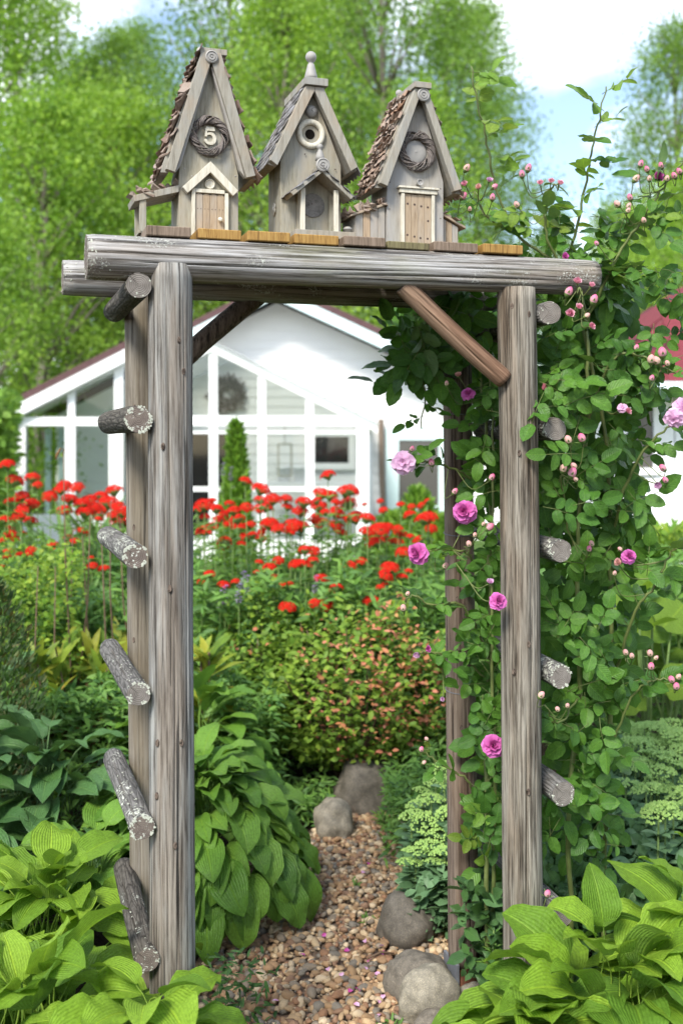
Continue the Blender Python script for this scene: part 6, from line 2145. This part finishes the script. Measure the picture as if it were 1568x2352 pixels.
c11 = ro.cane([(1190, 540, 2.98), (1120, 500, 2.95), (1090, 440, 2.93)], 0.004)
c12 = ro.cane([(1322, 1300, 2.92), (1290, 1120, 2.8), (1290, 1090, 2.76)], 0.003)
c13 = ro.cane([(1330, 1600, 2.95), (1285, 1660, 2.78), (1250, 1620, 2.70)], 0.003)
S = (0.075, 0.135)
ro.fill(55, ell(1340, 1240, 100, 480, 2.85, 3.12), S, RL, 1)
ro.fill(34, rect(1240, 1330, 760, 1180, 2.70, 2.86), S, RL, 2)
ro.fill(26, rect(1255, 1390, 1400, 1850, 2.78, 2.92), S, RL, 3)
ro.fill(30, ell(1420, 900, 110, 130, 2.8, 3.0), S, RL, 4)
ro.fill(22, rect(1240, 1400, 560, 700, 2.86, 3.05), S, RL, 5, 0.6, 0.9)
ro.fill(16, rect(1250, 1450, 1800, 1980, 2.82, 3.0), S, RL, 7)
ro.fill(20, rect(1190, 1400, 470, 600, 2.86, 3.05), (0.09, 0.125), RL + RY, 8, 0.5, 0.9)
ro.fill(16, rect(1420, 1590, 430, 640, 2.8, 2.95), (0.09, 0.125), RL, 9, 0.5, 0.9)
ro.fill(10, rect(1450, 1590, 640, 900, 2.8, 2.95), (0.09, 0.125), RL, 10, 0.5, 0.9)
ro.fill(14, ell(1450, 1230, 60, 130, 2.84, 2.98), S, RL, 6)
for i, (sp, st, sz, metas, t0) in enumerate(((c1, 0.04, (0.085, 0.125), RY, 0.70), (c2, 0.04, (0.085, 0.125), RY + RL[:2], 0.64), (c3, 0.05, S, RL, 0.2), (c4, 0.05, S, RL + RY, 0.15),
                                            (c5, 0.055, S, RL, 0.2), (c6, 0.05, S, RL, 0.2), (c7, 0.05, (0.08, 0.12), RL, 0.1), (c8, 0.04, (0.06, 0.09), RY, 0.25), (c9, 0.05, (0.08, 0.11), RL, 0.1), (c11, 0.05, (0.08, 0.11), RL, 0.1))):
    ro.along(sp, st, sz, metas, 40 + i, t0)
# darker leaves deeper inside the bush
rd = random.Random(9)
Ms = []
for k in range(900):
    p = ell(1345, 1290, 120, 560, 2.95, 3.35)(rd) if k % 4 else rect(1240, 1480, 640, 900, 2.98, 3.2)(rd)
    if blocked(p, 0.03): continue
    az = rd.uniform(0, 6.283)
    Ms.append(frame(p, (math.cos(az), rd.uniform(-.5, .3), math.sin(az)), (rd.gauss(0, .4), -.8, .6 + rd.gauss(0, .3))) @ Matrix.Diagonal((rd.uniform(0.05, 0.075),) * 3 + (1,)))
LEAFLET = blade(1.0, 0.66, ELLIP, 4, 2, 0.5, -0.1, 0.2)
tag(add('inner_foliage', scatter('inner_foliage', LEAFLET, frames_np(Ms), [ROSE_LEAF]), ro.o, IDN), kind='stuff')
for i, (x, y, Y, dia, me, f) in enumerate([(1443, 1278, 2.82, 36, FM[0], (0.2, -1, 0.5)), (1546, 962, 2.74, 52, FP[0], (-0.4, -0.6, -0.3)), (1566, 938, 2.76, 50, FP[1], (0.3, -1, 0.0)), (1418, 1294, 2.82, 26, FH[2], (-.2, -.6, .5)),
                                          (1325, 650, 2.68, 32, FH[0], (-.1, -.7, .6)), (1356, 658, 2.69, 24, FH[0], (.3, -.6, .7)), (1310, 722, 2.67, 34, FH[0], (-.3, -.8, .3)), (1328, 708, 2.69, 26, FH[0], (.1, -.6, .6)), (1356, 750, 2.68, 26, FH[0], (.2, -.8, .2)),
                                          (1510, 410, 2.82, 38, FH[1], (-.1, -.8, .4)), (1428, 936, 2.8, 26, FP[0], (-.1, -.8, .4)), (1440, 945, 2.8, 24, FH[0], (.2, -.8, .2)), (1068, 425, 2.86, 26, FH[0], (-.4, -.6, .4)), (1122, 418, 2.86, 26, FH[3], (.2, -.6, .6)), (1098, 432, 2.86, 22, FH[2], (-.1, -.7, .5)),
                                          (1240, 424, 2.86, 24, FH[0], (-.1, -.6, .8)), (1264, 420, 2.86, 24, FH[0], (.1, -.6, .8)), (1284, 424, 2.86, 24, FH[0], (.3, -.6, .8)), (1508, 1112, 2.82, 30, FH[3], (-.1, -.8, -.2)), (1296, 590, 2.84, 26, FH[1], (0, -.9, .2))]):
    ro.bloom(x, y, Y, dia, me, f)
for i, (x, y, Y, px, mi) in enumerate([(1070, 388, 2.86, 15, 1), (1062, 452, 2.86, 15, 0), (1133, 430, 2.86, 13, 0), (1130, 455, 2.86, 13, 2), (1078, 482, 2.88, 10, 1), (1187, 472, 2.86, 13, 1), (1212, 388, 2.85, 15, 0), (1198, 402, 2.85, 14, 0), (1470, 378, 2.8, 13, 0), (1485, 390, 2.8, 12, 0),
                                       (1518, 382, 2.8, 13, 2), (1548, 405, 2.8, 13, 0), (1560, 395, 2.8, 13, 0), (1490, 412, 2.8, 11, 1), (1458, 412, 2.8, 15, 1), (1530, 412, 2.8, 12, 1), (1446, 455, 2.82, 13, 0), (1418, 470, 2.82, 14, 1), (1442, 475, 2.82, 12, 1), (1478, 508, 2.82, 12, 1), (1440, 485, 2.8, 11, 1), (1304, 672, 2.68, 18, 0), (1362, 690, 2.68, 18, 0), (1345, 726, 2.68, 12, 1),
                                       (1520, 812, 2.74, 20, 0), (1508, 830, 2.74, 18, 1), (1494, 828, 2.74, 18, 1), (1532, 836, 2.74, 12, 1), (1460, 800, 2.8, 12, 0), (1305, 1012, 2.72, 17, 1), (1336, 1008, 2.74, 18, 0), (1292, 1078, 2.72, 17, 1), (1312, 1088, 2.72, 20, 0), (1318, 1072, 2.72, 14, 1), (1322, 1102, 2.72, 11, 1), (1522, 1076, 2.82, 15, 2), (1528, 1104, 2.82, 13, 0), (1352, 1262, 2.8, 12, 0), (1358, 1250, 2.8, 12, 1),
                                       (1410, 1318, 2.82, 10, 1), (1424, 1262, 2.82, 10, 1), (1492, 1502, 2.84, 14, 1), (1494, 1532, 2.84, 15, 0), (1504, 1512, 2.84, 10, 1), (1542, 1562, 2.84, 15, 0), (1552, 1578, 2.84, 15, 0), (1556, 1556, 2.84, 12, 1), (1436, 1500, 2.88, 13, 1), (1450, 1508, 2.88, 12, 1), (1241, 1598, 2.68, 15, 1), (1280, 1630, 2.7, 11, 1), (1302, 1622, 2.72, 10, 1), (1256, 2054, 2.64, 15, 2), (1370, 560, 2.8, 10, 0), (1495, 870, 2.74, 12, 0)]):
    ro.bud(x, y, Y, px, mi, i)

# --- inner rose, between the right posts and over the rear beam
ri = Rose('climbing_rose', 'climbing rose between the two right posts and under the beam', G(1115, 3.1))
d1 = ri.cane([(1120, 2350, 3.08), (1118, 2000, 3.05), (1118, 1650, 3.12), (1125, 1300, 3.12), (1118, 1000, 3.12), (1095, 840, 3.14), (1060, 760, 3.18), (1000, 735, 3.2), (950, 760, 3.2)], 0.008)
d2 = ri.cane([(1125, 2300, 3.1), (1135, 1800, 3.02), (1128, 1400, 3.0), (1130, 1000, 3.05), (1120, 740, 3.1)], 0.007)
d3 = ri.cane([(1110, 1120, 3.06), (1060, 1085, 3.02), (1010, 1068, 2.98), (962, 1062, 2.96), (935, 1062, 2.95)], 0.004)
d4 = ri.cane([(1112, 1480, 3.05), (1060, 1390, 3.0), (1000, 1392, 2.97), (945, 1370, 2.95), (928, 1396, 2.95)], 0.004)
d5 = ri.cane([(1110, 1850, 3.05), (1070, 1790, 2.98), (1010, 1755, 2.96), (968, 1722, 2.95)], 0.004)
d6 = ri.cane([(1115, 1320, 3.06), (1070, 1270, 3.0), (1010, 1262, 2.96), (975, 1270, 2.94)], 0.004)
d7 = ri.cane([(1110, 1560, 3.05), (1060, 1500, 3.02), (1010, 1500, 2.97), (960, 1498, 2.95)], 0.003)
d8 = ri.cane([(1000, 735, 3.2), (955, 820, 3.16), (975, 900, 3.15), (966, 985, 3.14)], 0.004)
ri.fill(40, rect(935, 1130, 690, 830, 3.05, 3.32), (0.115, 0.15), RL, 11, 0.75, 0.5)
ri.fill(14, ell(965, 810, 40, 90, 3.08, 3.2), (0.115, 0.15), RL, 12, 0.75, 0.5)
ri.fill(70, rect(1105, 1160, 860, 1760, 2.92, 3.22), (0.085, 0.115), RL, 13)
ri.fill(16, rect(1100, 1150, 1760, 2000, 2.92, 3.12), (0.085, 0.11), RL + RY, 14)
for i, (sp, st, t0) in enumerate(((d3, 0.04, 0.15), (d4, 0.04, 0.2), (d5, 0.045, 0.2), (d6, 0.04, 0.2), (d7, 0.045, 0.2), (d8, 0.04, 0.05))):
    ri.along(sp, st, (0.075, 0.105), RL, 70 + i, t0)
Ms = []
for k in range(330):
    p = rect(925, 1230, 690, 840, 3.28, 3.5)(rd) if k % 2 else rect(1085, 1170, 840, 2000, 3.1, 3.3)(rd)
    if blocked(p, 0.03): continue
    az = rd.uniform(0, 6.283)
    Ms.append(frame(p, (math.cos(az), rd.uniform(-.5, .3), math.sin(az)), (rd.gauss(0, .4), -.8, .6 + rd.gauss(0, .3))) @ Matrix.Diagonal((0.08,) * 3 + (1,)))
tag(add('inner_foliage', scatter('inner_foliage', LEAFLET, frames_np(Ms), [ROSE_LEAF]), ri.o, IDN), kind='stuff')
for x, y, Y, dia, me, f in [(925, 1062, 2.93, 60, FP[0], (-.25, -1, .1)), (1066, 1175, 2.93, 56, FM[0], (-.3, -1, .2)), (960, 1270, 2.91, 54, FM[1], (-.7, -.8, .1)), (1143, 1381, 2.68, 42, FM[2], (.2, -1, .5)), (1131, 1712, 2.84, 56, FM[1], (.1, -1, .3)),
                            (1075, 905, 2.96, 34, FM[2], (-.2, -.7, .8)), (1124, 1340, 2.72, 28, FH[3], (.1, -.7, .8)), (957, 1500, 2.92, 28, FH[3], (-.2, -.9, -.4)), (982, 1490, 2.92, 22, FH[1], (.1, -1, .2)), (1052, 864, 2.95, 24, FH[2], (-.2, -.6, .8)), (1016, 1606, 2.92, 18, FH[3], (-.2, -.8, .3))]:
    ri.bloom(x, y, Y, dia, me, f)
for i, (x, y, Y, px, mi) in enumerate([(945, 1032, 2.94, 11, 2), (991, 1064, 2.93, 14, 2), (1128, 1098, 2.88, 14, 0), (1043, 1130, 2.93, 13, 0), (1122, 1212, 2.88, 17, 0), (1109, 1205, 2.88, 9, 1), (1077, 1251, 2.9, 13, 1), (1090, 1230, 2.9, 10, 1), (1021, 1301, 2.92, 13, 1), (926, 1398, 2.93, 14, 1), (935, 1365, 2.93, 10, 1), (967, 1722, 2.93, 11, 0), (980, 1698, 2.94, 9, 1), (972, 1752, 2.94, 9, 1), (1025, 882, 2.95, 10, 1), (1296, 592, 2.85, 12, 2)]):
    ri.bud(x, y, Y, px, mi, 100 + i)

# ---- fallen petals on the gravel and stones, a dry twig
fpm = [mesh('fallen_petal', *blade(1.0, 0.75, pf(0.45, 0.3), 4, 4, 0.7, -0.3, 0.3)[:2], [mm], blade(1.0, 0.75, pf(0.45, 0.3), 4, 4, 0.7, -0.3, 0.3)[2]) for mm in (PETAL_P, PETAL_M)]
rd = random.Random(4)
spots = [(845, 1990), (830, 2010), (868, 2180), (878, 2190), (880, 2290), (870, 2310), (800, 2285), (812, 2310), (782, 2240), (845, 2215), (840, 2170), (835, 2225), (740, 2150), (875, 2335), (640, 2305), (790, 2190), (860, 2240), (755, 2235), (815, 2275), (905, 2165), (885, 2120), (700, 2200)]
for k, (x, y) in enumerate(spots):
    Y = CAM_Z * FOC / (y - 1000)
    p = P(x, y, Y * 0.986)
    M = Matrix.Translation((p.x, p.y, 0.03)) @ Matrix.Rotation(rd.uniform(0, 6), 4, 'Z') @ Matrix.Rotation(rd.gauss(0, .4), 4, 'X') @ Matrix.Diagonal((0.021, 0.019, 0.02, 1))
    o = add('fallen_petal', fpm[0 if k % 3 else 1], None, M)
    tag(o, 'pink rose petal lying on the gravel path', 'petal', 'fallen petals on the path')
p0, p1 = P(845, 2215, 3.33), P(905, 2195, 3.36)
p0.z = p1.z = 0.032
tag(MB().tube([p0, p0.lerp(p1, 0.5) + Vector((0, 0.01, 0.006)), p1], [0.003, 0.0035, 0.002], 6).build('dry_twig', STEM_B, None, IDN, True), 'dry twig lying across the gravel near the boulders', 'twig')
